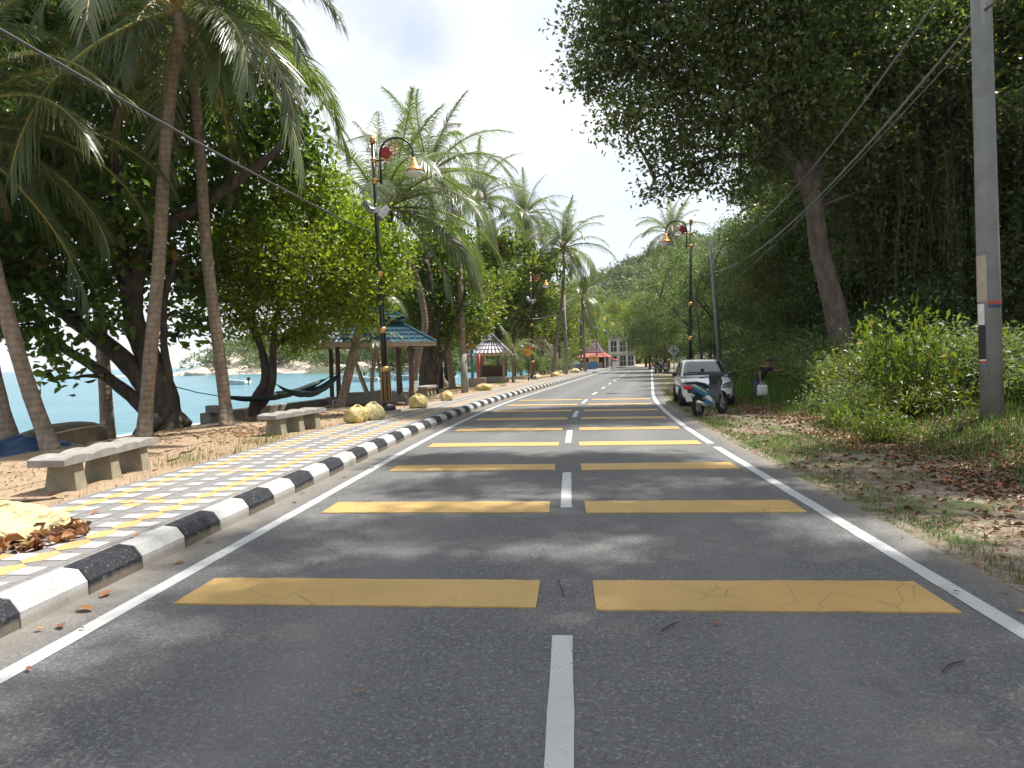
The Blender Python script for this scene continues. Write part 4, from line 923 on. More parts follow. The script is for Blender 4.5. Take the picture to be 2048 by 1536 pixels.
# ================================================================== STREET FURNITURE
def lamp_post(loc, rz, lean, label, flood=True):
    root = empty('street_lamp', loc, rz, 0, lean); tag(root, label, 'street lamp', 'arched street lamps')
    m_ = MB(); m_.box((0, 0, .05), (.75, .75, .1)); m_.build('plinth', M['concrete'], root, bevel=.01)
    m_ = MB(); m_.lathe([(.27, .10), (.28, .16), (.25, .23), (.2, .27), (.165, .3)], 20); m_.lathe([(.16, .3), (.15, 1.28)], 8); m_.build('pedestal', M['black_metal'], root)
    m_ = MB()
    for k in range(8):
        a = pi/8*(2*k+1); a2 = a
        for da in (-.26, .26):
            a2 = a+da; m_.tube([(.160*cos(a2), .160*sin(a2), .36), (.148*cos(a2), .148*sin(a2), 1.24)], .009, 4)
        m_.tube([(.160*cos(a-.26), .160*sin(a-.26), .36), (.160*cos(a+.26), .160*sin(a+.26), .36)], .008, 4)
    m_.build('pedestal_trim', M['gold'], root)
    m_ = MB(); m_.lathe([(.10, 1.28), (.085, 2.5), (.068, 4.2), (.058, 8.0)], 14); m_.build('pole', M['black_metal'], root, smooth=True)
    for z, r in ((1.33, .15), (2.5, .115), (4.15, .10), (6.9, .085), (7.5, .085)):
        m_ = MB(); m_.lathe([(r*.8, z-.09), (r, z-.06), (r*.85, z-.02), (r*1.05, z+.03), (r*.75, z+.09)], 14); m_.build('gold_collar', M['gold'], root, smooth=True)
    m_ = MB(); m_.lathe([(.06, 8.0), (.09, 8.06), (.085, 8.16), (.04, 8.22)], 12); m_.build('finial', M['gold'], root, smooth=True)
    P = [(.2, 0, 6.8), (.2, 0, 7.5)]
    for k in range(0, 13): a = pi-pi*k/12; P.append((.71+.51*cos(a), 0, 7.65+.5*sin(a)))
    P.append((1.22, 0, 7.5)); m_ = MB(); m_.tube(P, .033, 8)
    for z in (6.9, 7.5): m_.box((.1, 0, z), (.2, .04, .04))
    m_.build('arm', M['black_metal'], root, smooth=True)
    m_ = MB(); m_.lathe([(.05, 7.55), (.09, 7.5), (.09, 7.42), (.14, 7.38), (.15, 7.32), (.24, 7.2), (.30, 7.12)], 20, (1.22, 0, 0)); sh = m_.build('lamp_shade', M['gold'], root, smooth=True)
    m_ = MB(); m_.lathe([(.29, 7.11), (.26, 7.04), (.15, 6.98), (.03, 6.96)], 20, (1.22, 0, 0)); m_.build('lamp_glass', M['lamp_glass'], sh, smooth=True)
    fl = MB()
    for k in range(5):
        a = k*2*pi/5; fl.ball((.38+.10*cos(a), 0, 7.72+.10*sin(a)), .1, 8, 0, (1, .35, 1))
    fl.build('flower_ornament', M['red_petal'], root, smooth=True)
    lf = MB()
    for pts in ([(.2, 0, 7.52), (.45, 0, 7.5), (.62, 0, 7.58)], [(.45, 0, 7.85), (.6, 0, 8.0), (.72, 0, 8.02)], [(.5, 0, 7.7), (.7, 0, 7.78), (.78, 0, 8.1)], [(.62, 0, 7.6), (.75, 0, 7.7), (.72, 0, 7.9)]): lf.tube(pts, [.03, .035, .01], 6)
    lf.build('leaf_ornament', M['gold'], root, smooth=True)
    if flood:
        for sx in (-1, 1):
            m_ = MB(); q = Matrix.Rotation(.6*sx, 3, 'Z') @ Matrix.Rotation(.7*sx, 3, 'Y'); m_.box((.22*sx, -.05, 6.15-.2*(sx > 0)), (.2, .2, .42), rot=q)
            m_.build('floodlight', M['grey_metal'], root, bevel=.02)
        m_ = MB(); m_.box((0, -.02, 6.05), (.26, .12, .18)); m_.build('bracket', M['grey_metal'], root)
    return root
def lp(px, Y, zz=.13):
    p = at(px, 740, Y); return (p[0], p[1], zz)
lamp = lamp_post((-5.29, 20.1, .13), .1, -.026,  'nearest black and gold street lamp, on the pavement left of the road')
lamp.scale = (.93, .93, .965)
for px, Y, lb in ((1066, 52.7, 'second left street lamp, beside the orange warning sign'), (1163, 85, 'left street lamp in front of the red roofed kiosk'), (1194, 102, 'left street lamp right behind the kiosk menu board'), (1213, 118, 'farthest left street lamp, just left of the white building')):
    c = copy_tree(lamp); c.location = lp(px, Y); c['label'] = lb; c.rotation_euler = (0, -.005, heading(Y)*-1)
rl = None
for px, Y, lb in ((1379, 33.6, 'nearest right street lamp, standing behind the silver car'), (1337, 66, 'second right street lamp, seen against the grey green trees'), (1313, 92, 'third right street lamp, half hidden in olive leaves'), (1305, 118, 'farthest right street lamp by the bend')):
    if rl is None: rl = lamp_post(lp(px, Y, .0), pi, -.02, lb, flood=False)
    else: c = copy_tree(rl); c.location = lp(px, Y, .0); c['label'] = lb
    (rl if Y < 34 else c).scale = (.93, .93, .965); (rl if Y < 34 else c).rotation_euler = (0, -.02, pi-heading(Y))
# poles
P1 = at(1985, 800, 13.0); P1 = (P1[0], P1[1], zg(P1[0], P1[1]))
pole1 = empty('utility_pole', P1, 0, 0, -.026); tag(pole1, 'round concrete utility pole with painted bands and stickers at the right edge', 'utility pole', 'utility poles')
m_ = MB(); m_.lathe([(.178, -.3), (.172, 2.6), (.15, 9.2)], 24); m_.build('shaft', M['pole_conc'], pole1, smooth=True)
def wrap(name, z0, z1, a0, a1, mt, r=.178, parent=None, n=10):
    m_ = MB(); V = []
    for z in (z0, z1):
        rr = r-(.0085*(z-2.6)/2.6 if z < 2.6 else .0033*(z-2.6)) - .0
        for i in range(n+1): a = a0+(a1-a0)*i/n; V.append((rr*cos(a), rr*sin(a), z))
    F = [(i, i+1, n+2+i, n+1+i) for i in range(n)]; m_.add(V, F); return m_.build(name, mt, parent, smooth=True)
# the camera lies at azimuth about -120 degrees from the pole
ac = atan2(-P1[1], -P1[0])
wrap('bare_patch', 2.06, 2.85, ac-1.45, ac-.15, M['pole_tan'], .1765, pole1)
wrap('red_band', 2.0, 2.06, ac-.1, ac+1.9, M['red_paint'], .1765, pole1); wrap('blue_band', 1.94, 2.0, ac-.1, ac+1.9, M['tarp_blue'], .1765, pole1)
wh = wrap('white_sticker', 1.66, 2.02, ac-1.25, ac-.42, M['white_paint'], .1785, pole1)
m_ = []
def glyphs(parent, z0, z1, a0, a1, rows, mt, seed, dens=3):
    rd = random.Random(seed); g_ = MB(); r = .1795
    for k in range(rows):
        zt = z1-(z1-z0)*(k+.15)/rows; zb = z1-(z1-z0)*(k+.8)/rows
        for j in range(dens):
            u0 = a0+(a1-a0)*(j+.15)/dens; u1 = a0+(a1-a0)*(j+.8)/dens
            for (x0, x1, y0, y1) in rd.sample([(0, .3, 0, 1), (.7, 1, 0, 1), (0, 1, 0, .28), (0, 1, .72, 1), (0, 1, .38, .64), (.36, .64, 0, 1)], 3):
                V = [(r*cos(u0+(u1-u0)*x), r*sin(u0+(u1-u0)*x), zb+(zt-zb)*y) for x, y in ((x0, y0), (x1, y0), (x1, y1), (x0, y1))]; g_.add(V, [(0, 1, 2, 3)])
    return g_.build('lettering', mt, parent)
glyphs(wh, 1.85, 2.01, ac-1.1, ac-.5, 2, M['red_paint'], 1, 1); glyphs(wh, 1.67, 1.84, ac-1.1, ac-.5, 2, M['sign_black'], 2, 2)
bk = wrap('black_sticker', 1.06, 1.655, ac-1.25, ac-.38, M['sign_black'], .1785, pole1); glyphs(bk, 1.08, 1.64, ac-1.15, ac-.48, 5, M['white_paint'], 3, 1)
wrap('white_stripe', 1.035, 1.06, ac-1.25, ac-.36, M['white_paint'], .1785, pole1); wrap('red_stripe', .985, 1.035, ac-1.25, ac-.36, M['red_paint'], .1785, pole1); wrap('blue_stripe', .955, .985, ac-1.25, ac-.36, M['blue_paint'], .1785, pole1)
P2 = at(1442, 745, 41); P2 = (P2[0], P2[1], zg(P2[0], P2[1])-.1)
pole2 = empty('utility_pole', P2, 0, 0, -.062); tag(pole2, 'leaning grey utility pole behind the silver car', 'utility pole', 'utility poles')
m_ = MB(); m_.lathe([(.15, -.3), (.11, 8.0)], 16); m_.build('shaft', M['pole_conc'], pole2, smooth=True)
m_ = MB(); m_.box((-.1, 0, 7.0), (.3, .08, .08)); m_.box((-.1, 0, 6.1), (.3, .08, .08)); m_.build('cable_bracket', M['grey_metal'], pole2)
P3 = base_at(930, 788, 33.5); P3[2] -= .05
pole3 = empty('utility_pole', P3, 0, 0, -.018); tag(pole3, 'brown utility pole with a pale foot on the pavement side, left of the road', 'utility pole', 'utility poles')
m_ = MB(); m_.lathe([(.15, 1.9), (.11, 7.5)], 14); m_.build('shaft', M['pole_wood'], pole3, smooth=True); m_ = MB(); m_.lathe([(.175, -.2), (.158, 1.9)], 14); m_.build('pole_foot', M['concrete'], pole3, smooth=True)
P4 = base_at(1133, 752, 66); pole4 = empty('utility_pole', P4, 0, 0, -.01); tag(pole4, 'thin grey utility pole right of the pale leaning palm trunk', 'utility pole', 'utility poles')
m_ = MB(); m_.lathe([(.16, -.2), (.11, 7.4)], 12); m_.build('shaft', M['pole_conc'], pole4, smooth=True)
def cable(a, b, sag, r, mt, label, n=40, twist=0, low=.5):
    a = np.asarray(a, float); b = np.asarray(b, float); P = []
    for i in range(n+1):
        t = i/n; p = a*(1-t)+b*t; p[2] -= sag*4*t*(1-t)*(1+.0*t); P.append(p)
    m_ = MB()
    if not twist: m_.tube(P, r, 8)
    else:
        for ph in (0, 2.1, 4.2):
            Q = []; 
            for i in range(n*8+1):
                t = i/(n*8); k = min(int(t*n), n-1); f = t*n-k; p = P[k]*(1-f)+P[k+1]*f; an = t*twist*2*pi+ph; Q.append(p+np.array([cos(an)*r*.9, 0, sin(an)*r*.9]))
            m_.tube(Q, r*.85, 5)
    return tag(m_.build('overhead_cable', mt, None, smooth=True), label, 'cable', 'overhead cables')
top1 = at(1958, 28, 13.0); b1_ = at(1424, 506, 41); b2_ = at(1422, 545, 41); top0 = np.array([P1[0]-.05, P1[1]-.15, 8.9])
cable(b1_, top0, 1.15, .017, M['cable_grey'], 'upper thick twisted cable sagging from the leaning pole to the concrete pole', twist=70)
cable(b2_, top1, .95, .017, M['cable_grey'], 'lower thick twisted cable sagging between the two right utility poles', twist=70)
cable(at(1428, 590, 41), at(1960, 60, 13.0), .35, .010, M['cable_grey'], 'thin straight wire between the two right utility poles')
cable(at(1958, 28, 13.0), np.array([P1[0]+1.2, P1[1]-16, 9.5]), .6, .02, M['cable'], 'dark cable running from the concrete pole out of the top right corner')
cable(np.array([-5.42, 20.05, 5.25]), np.array([-5.0, -14, 5.6]), .62, .019, M['cable'], 'black cable crossing the upper left down to the nearest street lamp')
cable(np.array([P4[0], P4[1], 6.3]), np.array([-2.9, 52.7, 4.6]), .25, .03, M['cable_grey'], 'pale cable hanging from the thin grey pole to the second left lamp')
# guy wire and red post near the car
m_ = MB(); pR = at(1408, 740, 47); m_.tube([(pR[0], pR[1], zg(pR[0], pR[1])-.1), (pR[0]-.6, pR[1], 6.2)], [.1, .06], 8); tag(m_.build('rusty_post', M['bark_red'], None, smooth=True), 'thin rusty brown post behind the car roof', 'post')
# signs
def diamond(loc, rz, size, label, face, pole_h, symbol, back=False):
    root = empty('road_sign', loc, rz); tag(root, label, 'road sign')
    m_ = MB(); m_.tube([(0, .03, -.1), (0, .03, pole_h+.2)], .03, 8); m_.build('post', M['black_metal'] if not back else M['grey_metal'], root, smooth=True)
    h = size/2*1.414; z = pole_h; m_ = MB(); m_.prism([(-h, 0, z), (0, 0, z-h), (h, 0, z), (0, 0, z+h)], (0, -.012, 0)); pl = m_.build('sign_plate', face, root, bevel=.004)
    if symbol:
        q = MB(); y = -.0145
        P = [(-.62*h, y, z-.18*h), (.62*h, y, z-.18*h), (.62*h, y, z-.08*h)]+[(.5*h*cos(pi*k/10), y, z-.08*h+.20*h*sin(pi*k/10)) for k in range(11)]+[(-.62*h, y, z-.08*h)]
        q.add(P, [tuple(range(len(P)))]); q.add([(-.05*h, y, z+.36*h), (.05*h, y, z+.36*h), (.08*h, y, z+.72*h), (-.08*h, y, z+.72*h)], [(0, 1, 2, 3)])
        q.add([(-.06*h, y, z+.2*h), (.06*h, y, z+.2*h), (.06*h, y, z+.3*h), (-.06*h, y, z+.3*h)], [(0, 1, 2, 3)])
        e = h*.93; e2 = h*.87; R1 = [(-e, y, z), (0, y, z-e), (e, y, z), (0, y, z+e)]; R2 = [(-e2, y, z), (0, y, z-e2), (e2, y, z), (0, y, z+e2)]
        q.add(R1+R2, [(i, (i+1) % 4, 4+(i+1) % 4, 4+i) for i in range(4)]); q.build('hump_symbol', M['sign_black'], pl)
    if back:
        q = MB(); q.box((0, -.02, z), (.05, .03, h*1.3)); q.box((0, -.02, z), (h*1.1, .03, .05)); q.build('rear_brace', M['black_metal'], pl)
    return root
p = at(1057, 760, 49.0); diamond((p[0], p[1], .12), 0, .62, 'orange diamond sign warning of a speed hump, left of the road', M['sign_orange'], 2.05, True)
p = at(1348, 740, 52); diamond((p[0], p[1], zg(p[0], p[1])), -.1, .62, 'plain grey back of a diamond road sign behind the car', M['sign_back'], 2.0, False, True)
# benches
def bench(loc, rz, L, label, nleg=3):
    root = empty('concrete_bench', loc, rz); tag(root, label, 'bench', 'concrete benches')
    m_ = MB(); n = 48; V = []; F = []
    for i in range(n+1):
        y = -L/2+L*i/n; z = .44+.035*abs(sin(pi*4*i/n))**.8-.01
        for x, zz in ((-.22, z), (.22, z-.008), (.22, .34), (-.22, .34)): V.append((x, y, zz))
    for i in range(n):
        for k in range(4): F.append((4*i+k, 4*i+(k+1) % 4, 4*i+4+(k+1) % 4, 4*i+4+k))
    F += [(3, 2, 1, 0), tuple(4*n+k for k in range(4))]; m_.add(V, F); m_.build('seat', M['concrete'], root, bevel=.008)
    for k in range(nleg):
        y = -L/2+L*(.16+.68*k/(nleg-1)); m_ = MB(); m_.box((0, y, .16), (.40, .26, .37), top=(.78, .78)); m_.build('leg', M['concrete_leg'], root, bevel=.008)
    return root
bench((-6.42, 9.2, .10), .12, 2.5, 'long wavy topped concrete bench nearest the camera, on the sand')
bench((-6.22, 15.5, .12), -.12, 2.3, 'second concrete bench, between the thin weeds and the two yellow bags')
b3 = bench((-6.3, 31.0, .10), -.1, 1.6, 'small pale bench far off, in front of the dark tree trunk')
# rubbish bags
def bag(px, py, Y, r, h, label, seed, mt='bag_yellow', zz=.155):
    rg = np.random.default_rng(seed); p = at(px, py, Y); root = empty('rubbish_bag', (p[0], p[1], zz), rg.uniform(0, 6)); tag(root, label, 'rubbish bag', 'yellow rubbish bags')
    n = 44; V = []; F = []; ph = rg.uniform(0, 6, 8); K = 17; tb = [0, .06, .25, .45, .62, .76, .86, .93, .97, 1.0]; rb = [.66, .95, 1.06, 1.04, .95, .80, .60, .36, .17, .08]
    lean = rg.uniform(-.25, .25, 2)
    for i in range(K):
        t = i/(K-1); prof = float(np.interp(t, tb, rb)); z = h*t
        for k in range(n):
            a = 2*pi*k/n; w = 1+.13*sin(2*a+ph[0])+.08*sin(3*a+ph[1]+t*3)+.05*sin(6*a+ph[2]+7*t)*(1-abs(sin(4*t+ph[3]))*.5)+.09*t*sin(9*a+ph[3]+2*sin(5*t))+.05*sin(13*a+ph[4]-5*t)*t+.02*rg.normal()
            V.append((r*prof*w*cos(a)+lean[0]*r*t*t, r*prof*w*sin(a)+lean[1]*r*t*t, z+.05*h*sin(3*a+ph[5])*t+.03*h*sin(7*a+ph[6]+4*t)*t))
    for i in range(K-1):
        for k in range(n): F.append((i*n+k, i*n+(k+1) % n, (i+1)*n+(k+1) % n, (i+1)*n+k))
    F.append(tuple(range(n-1, -1, -1))); m_ = MB(); m_.add(V, F); m_.build('sack', M[mt], root, smooth=True)
    m_ = MB()
    for k in range(7):
        a = k*.9+ph[5]; c_ = (lean[0]*r, lean[1]*r); m_.tube([(c_[0], c_[1], h*.93), (c_[0]+.03*cos(a), c_[1]+.03*sin(a), h*1.0), (c_[0]+(.07+.03*sin(k*3))*cos(a), c_[1]+.08*sin(a), h*(1.0+.06*sin(k*2)))], [.035, .03, .016], 6, squash=.5)
    m_.build('knotted_neck', M[mt], root, smooth=True); return root
bag(712, 845, 17.0, .27, .42, 'front bag of the pair of yellow rubbish bags left of the lamp', 1); bag(748, 838, 17.8, .27, .44, 'paler rear bag of the pair of yellow rubbish bags left of the lamp', 2, 'bag_clear')
bag(838, 815, 22.0, .26, .44, 'upright yellow rubbish bag right of the lamp base', 3); bag(893, 800, 26, .24, .36, 'squat yellow rubbish bag beyond the upright one', 4); bag(966, 780, 34, .34, .34, 'yellow rubbish bag slumped in front of the shingled shelter', 5)
bag(1110, 760, 60, .3, .35, 'yellow rubbish bag by the kerb past the warning sign', 6); bag(1075, 765, 54, .35, .3, 'flattened bag beside the second left street lamp', 7, 'bag_clear'); bag(1150, 752, 72, .4, .45, 'pale sack near the far dark bushes', 8, 'bag_clear')
# the near burst bag with its leaf pile
pb = (-5.0, 5.75, .155)
root = empty('rubbish_bag', pb, .4); tag(root, 'torn pale yellow bag at the left picture edge, spilling leaves', 'rubbish bag', 'yellow rubbish bags')
rg = np.random.default_rng(33); n = 40; K = 20; V = []; F = []
for i in range(K):
    t = i/(K-1)
    for k in range(n):
        a = 2*pi*k/n; rr = .46*(1-t)**.5*(1+.12*sin(3*a+1)+.06*sin(5*a+t*4)+.02*sin(11*a+6*t)+.006*rg.normal()); z = .09+.20*t**.8+.025*sin(4*a+2)+.022*sin(7*a+5*t)*(1-t)+.012*sin(13*a-7*t)+.003*rg.normal()
        if i == 0: z = .05+.05*sin(3*a)
        V.append((rr*cos(a), rr*1.05*sin(a), z))
for i in range(K-1):
    for k in range(n): F.append((i*n+k, i*n+(k+1) % n, (i+1)*n+(k+1) % n, (i+1)*n+k))
m_ = MB(); m_.add(V, F); m_.build('sack', M['bag_clear'], root, smooth=True)
N = 420; a = rg.uniform(0, 2*pi, N); q = rg.uniform(0, 1, N)**.7*.72; P = np.stack([q*np.cos(a)+.05, q*np.sin(a)-.12, .02+.15*np.maximum(0, 1-q/.62)*rg.uniform(.2, 1, N)], 1)+np.array(pb)
o = leafcloud('leaf_pile', M['leaf_dry'], P, .13, None, rg, up=.9, asp=.5, droop=0, fold=.35, big=True); o['kind'] = 'stuff'
# surface roots / branch on the sand
m_ = MB(); m_.tube([(-7.6, 7.2, .13), (-6.9, 7.5, .12), (-6.3, 7.4, .14), (-5.95, 7.8, .1)], [.03, .04, .03, .01], 6); tag(m_.build('fallen_branch', M['bark'], None, smooth=True), 'thin dark branch lying on the sand in front of the nearest bench', 'branch')
rd = random.Random(4)
for k in range(7):
    s0 = rd.uniform(-8.5, -6.3); y0 = rd.uniform(10.5, 16.5); a = rd.uniform(0, 3); L = rd.uniform(.5, 1.3); P = [(s0+L*t*cos(a)+.08*sin(t*5), y0+L*t*sin(a), zg(s0+L*t*cos(a), y0+L*t*sin(a))+.015) for t in (0, .3, .6, 1)]
    m_ = MB(); m_.tube(P, [.018, .014, .012, .006], 5); tag(m_.build('fallen_branch', M['bark'], None, smooth=True), 'dark stick among dry leaves on the sand between the benches and palms', 'branch', 'sticks on the sand')
# ================================================================== SHELTERS, HAMMOCKS, BEACH THINGS
def hip_roof(mb, cx_, cy_, z0, z1, w, w1, mi=0, ribs=0, th=.05):
    h, h1 = w/2, w1/2
    A_ = [(cx_-h, cy_-h, z0), (cx_+h, cy_-h, z0), (cx_+h, cy_+h, z0), (cx_-h, cy_+h, z0)]; B_ = [(cx_-h1, cy_-h1, z1), (cx_+h1, cy_-h1, z1), (cx_+h1, cy_+h1, z1), (cx_-h1, cy_+h1, z1)]
    for i in range(4):
        a0, a1, b0, b1 = (Vector(A_[i]), Vector(A_[(i+1) % 4]), Vector(B_[i]), Vector(B_[(i+1) % 4])); R = max(2, int(ribs)); rows = 5
        # tiled slope: wavy across, stepped down the slope
        n = R*4; V = []; F = []
        nrm = (a1-a0).cross(b0-a0).normalized()
        for r in range(rows):
            for e in (0, 1):
                t = (r+e)/rows; off = (.035 if e == 0 else .0)+.0
                for k in range(n+1):
                    u = k/n; p = a0.lerp(a1, u).lerp(b0.lerp(b1, u), t)+nrm*(off+.02*sin(u*R*2*pi)); V.append(p)
        m_ = n+1
        for r in range(rows*2-1):
            for k in range(n): F.append((r*m_+k, r*m_+k+1, (r+1)*m_+k+1, (r+1)*m_+k))
        mb.add(V, F, mi)
    mb.add([Vector(p)-Vector((0, 0, th)) for p in A_]+[Vector(p)-Vector((0, 0, th)) for p in B_], [(0, 1, 5, 4), (1, 2, 6, 5), (2, 3, 7, 6), (3, 0, 4, 7), (7, 6, 5, 4)], mi)
    for i in range(4): mb.tube([Vector(A_[i])+Vector((0, 0, .03)), Vector(B_[i])+Vector((0, 0, .03))], .05, 6, mi)
def gazebo(loc, rz, pw, ph, ew, label, roofm, postm, tiers, fasc, ribs=16, name='shelter'):
    root = empty(name, loc, rz); tag(root, label, 'shelter')
    h = pw/2
    for sx in (-1, 1):
        for sy in (-1, 1):
            m_ = MB(); m_.box((sx*h, sy*h, ph/2), (.15, .15, ph)); p = m_.build('post', postm, root, bevel=.01)
            m_ = MB(); m_.box((sx*h, sy*h, .14), (.42, .42, .32)); m_.build('footing', M['concrete'], p, bevel=.01)
    m_ = MB()
    for sy in (-1, 1): m_.box((0, sy*ew/2*.985, ph-.04), (ew, .04, .16)); m_.box((sy*ew/2*.985, 0, ph-.04), (.04, ew*.96, .16))
    for sy in (-1, 1): m_.box((0, sy*h, ph-.05), (pw, .1, .14)); m_.box((sy*h, 0, ph-.05), (.1, pw-.12, .14))
    m_.build('fascia', fasc, root)
    for (z0, z1, w, w1) in tiers:
        m_ = MB(); hip_roof(m_, 0, 0, z0, z1, w, w1, 0, int(ribs*w/ew)); m_.build('roof_tier', roofm, root, smooth=False)
    return root
g1 = base_at(742, 812, 25.7)
g = gazebo((g1[0], g1[1], g1[2]-.05), .42, 2.55, 2.25, 4.1, 'open shelter with a two tiered blue tiled roof beside the near street lamp', M['roof_blue'], M['post_brown'], [(2.24, 3.0, 4.1, 1.9), (3.15, 3.75, 2.35, .05)], M['fascia'], 18)
m_ = MB(); m_.box((0, .2, .28), (1.9, .5, .42)); m_.build('bench_block', M['concrete'], g, bevel=.015); m_ = MB(); m_.box((0, 0, 2.95), (1.7, 1.7, .5)); m_.build('clerestory', M['post_brown'], g)
g2 = base_at(985, 770, 48)
g = gazebo((g2[0], g2[1], .12), .0, 1.75, 1.95, 2.5, 'small shelter with a pointed grey shingle roof and scalloped eave', M['roof_grey'], M['pole_wood'], [(1.96, 3.25, 2.55, .05)], M['fascia'], 9)
m_ = MB()
for k in range(14): m_.ball((-1.2+k*.185, -1.27, 1.84), .075, 8, 0, (1, .25, 1.2))
m_.build('scalloped_trim', M['fascia'], g, smooth=True); m_ = MB(); m_.box((0, -.2, .2), (1.9, 1.2, .38)); m_.build('base_wall', M['concrete'], g, bevel=.01)
m_ = MB(); m_.box((0, .5, .75), (1.5, .06, .8)); m_.build('back_panel', M['post_brown'], g)
# painted posts with bright letters
c = base_at(953, 775, 40); root = empty('painted_arch', (c[0], c[1], .12), .1); tag(root, 'narrow arch of red and blue posts hung with bright painted cut-outs', 'arch')
def rel(px, py, Y=40): p = at(px, py, Y); return (p[0]-c[0], .0, p[2]-.12)
m_ = MB(); m_.tube([rel(933, 775), rel(934, 700)], .045, 8); m_.tube([rel(957, 762), rel(958, 708)], .07, 8); m_.build('red_post', M['red_paint'], root, smooth=True)
m_ = MB(); m_.tube([rel(945, 765), rel(945, 700)], .085, 10); m_.build('blue_post', M['blue_paint'], root, smooth=True)
for i, (x, y, r, k) in enumerate([(942, 673, .10, 'red_paint'), (938, 679, .11, 'pink_paint'), (944, 684, .10, 'green_paint'), (939, 692, .13, 'orange_paint'), (943, 695, .1, 'pink_paint'), (941, 705, .1, 'cyan_paint'), (938, 713, .12, 'pink_paint'), (936, 720, .1, 'cyan_paint'), (937, 730, .11, 'blue_paint'), (951, 697, .1, 'bag_clear'), (953, 699, .1, 'white_paint'), (948, 691, .09, 'bag_yellow'), (930, 699, .08, 'blue_paint')]):
    q = rel(x, y); m_ = MB(); a = i*.8; P = [(q[0]+r*(1.15 if j % 2 else .6)*cos(a+j*pi/4), -.1, q[2]+r*(1.15 if j % 2 else .6)*sin(a+j*pi/4)) for j in range(8)]; m_.prism(P, (0, .05, 0)); m_.build('cut_out', M[k], root)
m_ = MB(); m_.box((.05, .1, .25), (1.0, .5, .5)); m_.build('plinth', M['concrete'], root, bevel=.01)
# seawall
m_ = MB(); ww = [G_ for G_ in [(-10.35, 19.3), (-10.0, 22), (-9.5, 25.0), (-9.2, 29), (-9.2, 34)]]
for i in range(len(ww)-1):
    (x0, y0), (x1, y1) = ww[i], ww[i+1]; L = sqrt((x1-x0)**2+(y1-y0)**2); m_.box(((x0+x1)/2, (y0+y1)/2, .08), (.32, L, .42), atan2(y1-y0, x1-x0)-pi/2)
tag(m_.build('seawall', M['concrete'], None, bevel=.015), 'low weathered concrete wall along the top of the beach behind the hammocks', 'wall')
m_ = MB(); pw_ = at(428, 832, 19.4); m_.box((pw_[0], pw_[1], .40), (.35, .3, .2)); tag(m_.build('concrete_block', M['concrete'], None, bevel=.01), 'single concrete block on the end of the low sea wall', 'block')
# hammocks
def hammock(a, b, ra, rb, sag, wd, label):
    """a,b rope ends (world); cloth between parameters ra..rb"""
    a = Vector(tuple(a)); b = Vector(tuple(b)); root = empty('hammock', a); tag(root, label, 'hammock', 'hammocks under the shade tree')
    def pt(t): p = a.lerp(b, t)-a; p.z -= sag*4*t*(1-t); return p
    side = (b-a).cross(Vector((0, 0, 1))).normalized(); n = 22; V = []; F = []; W_ = 8
    for i in range(n+1):
        u = i/n; t = ra+(rb-ra)*u; o = sin(pi*u)**.75; c = pt(t)
        for k in range(W_+1):
            v = (k/W_-.5)*2; V.append(c+side*(v*wd*o*.62)+Vector((0, 0, (v*v)*wd*o*.55*(1 if v < 0 else .85)-.35*wd*o+.02*sin(k*2+i*.7))))
    for i in range(n):
        for k in range(W_): F.append((i*(W_+1)+k, i*(W_+1)+k+1, (i+1)*(W_+1)+k+1, (i+1)*(W_+1)+k))
    m_ = MB(); m_.add(V, F); o = m_.build('cloth', M['hammock'], root, smooth=True); s_ = o.modifiers.new('thick', 'SOLIDIFY'); s_.thickness = .012
    for t0, t1 in ((0, ra), (rb, 1)):
        m_ = MB(); m_.tube([pt(t0), pt((t0+t1)/2), pt(t1)], .014, 6); m_.build('rope', M['rope'], root, smooth=True)
    return root
hammock(at(345, 772, 17.8), at(690, 735, 23.8), .22, .86, .62, .34, 'lower dark teal hammock passing behind the dark tree stem')
hammock(at(543, 762, 20.6), at(690, 735, 23.6), .08, .92, .58, .40, 'upper dark teal hammock hung between the shade tree and the leaning trunk')
# upturned boat and tarpaulin
bp = at(118, 900, 15.4); root = empty('upturned_boat', (bp[0]+.15, bp[1], zg(bp[0], bp[1])-.05), 1.62); tag(root, 'upturned old brown wooden boat on the sand behind the leaning palm', 'boat')
V = []; F = []; n = 20; K = 12
for i in range(n+1):
    u = i/n; hw = .62*sin(pi*min(1, .08+.92*u*.98))**.45 if u < .98 else .1; hz = .62*(1-.55*abs(u-.5)**2*2.2)
    hw *= (1 if u < .75 else 1-.75*((u-.75)/.25)**2)
    for k in range(K+1):
        q = pi*k/K; V.append((-1.55+3.1*u, hw*cos(q)*(1.0), hz*sin(q)**.7*(1 if u < .8 else 1-.55*((u-.8)/.2)**2)))
for i in range(n):
    for k in range(K): F.append((i*(K+1)+k, i*(K+1)+k+1, (i+1)*(K+1)+k+1, (i+1)*(K+1)+k))
F += [tuple(range(K, -1, -1)), tuple(n*(K+1)+k for k in range(K+1))]
m_ = MB(); m_.add(V, F); m_.build('hull', M['hull_wood'], root, smooth=True, auto=50)
m_ = MB()
for sy in (-1, 1):
    m_.tube([(-1.55+3.1*i/n, sy*abs(V[i*(K+1)][1])*1.01, .05) for i in range(n+1)], .035, 6)
    m_.tube([V[i*(K+1)+(3 if sy > 0 else K-3)] for i in range(n+1)], .022, 6)
m_.build('gunwale', M['fascia'], root, smooth=True)
tp = at(25, 920, 13.3); m_ = MB(); V = []; n = 24; rg = np.random.default_rng(3)
for i in range(n+1):
    for k in range(n+1):
        x = -1.3+2.6*i/n; y = -.8+1.6*k/n; d = max(0, 1-(x/1.3)**2)*max(0, 1-(y/.8)**2); V.append((x, y, .38*d**.6+.05*sin(x*7+y*4)*d+.04*sin(y*13-x*5)*d+.015*rg.normal()*d))
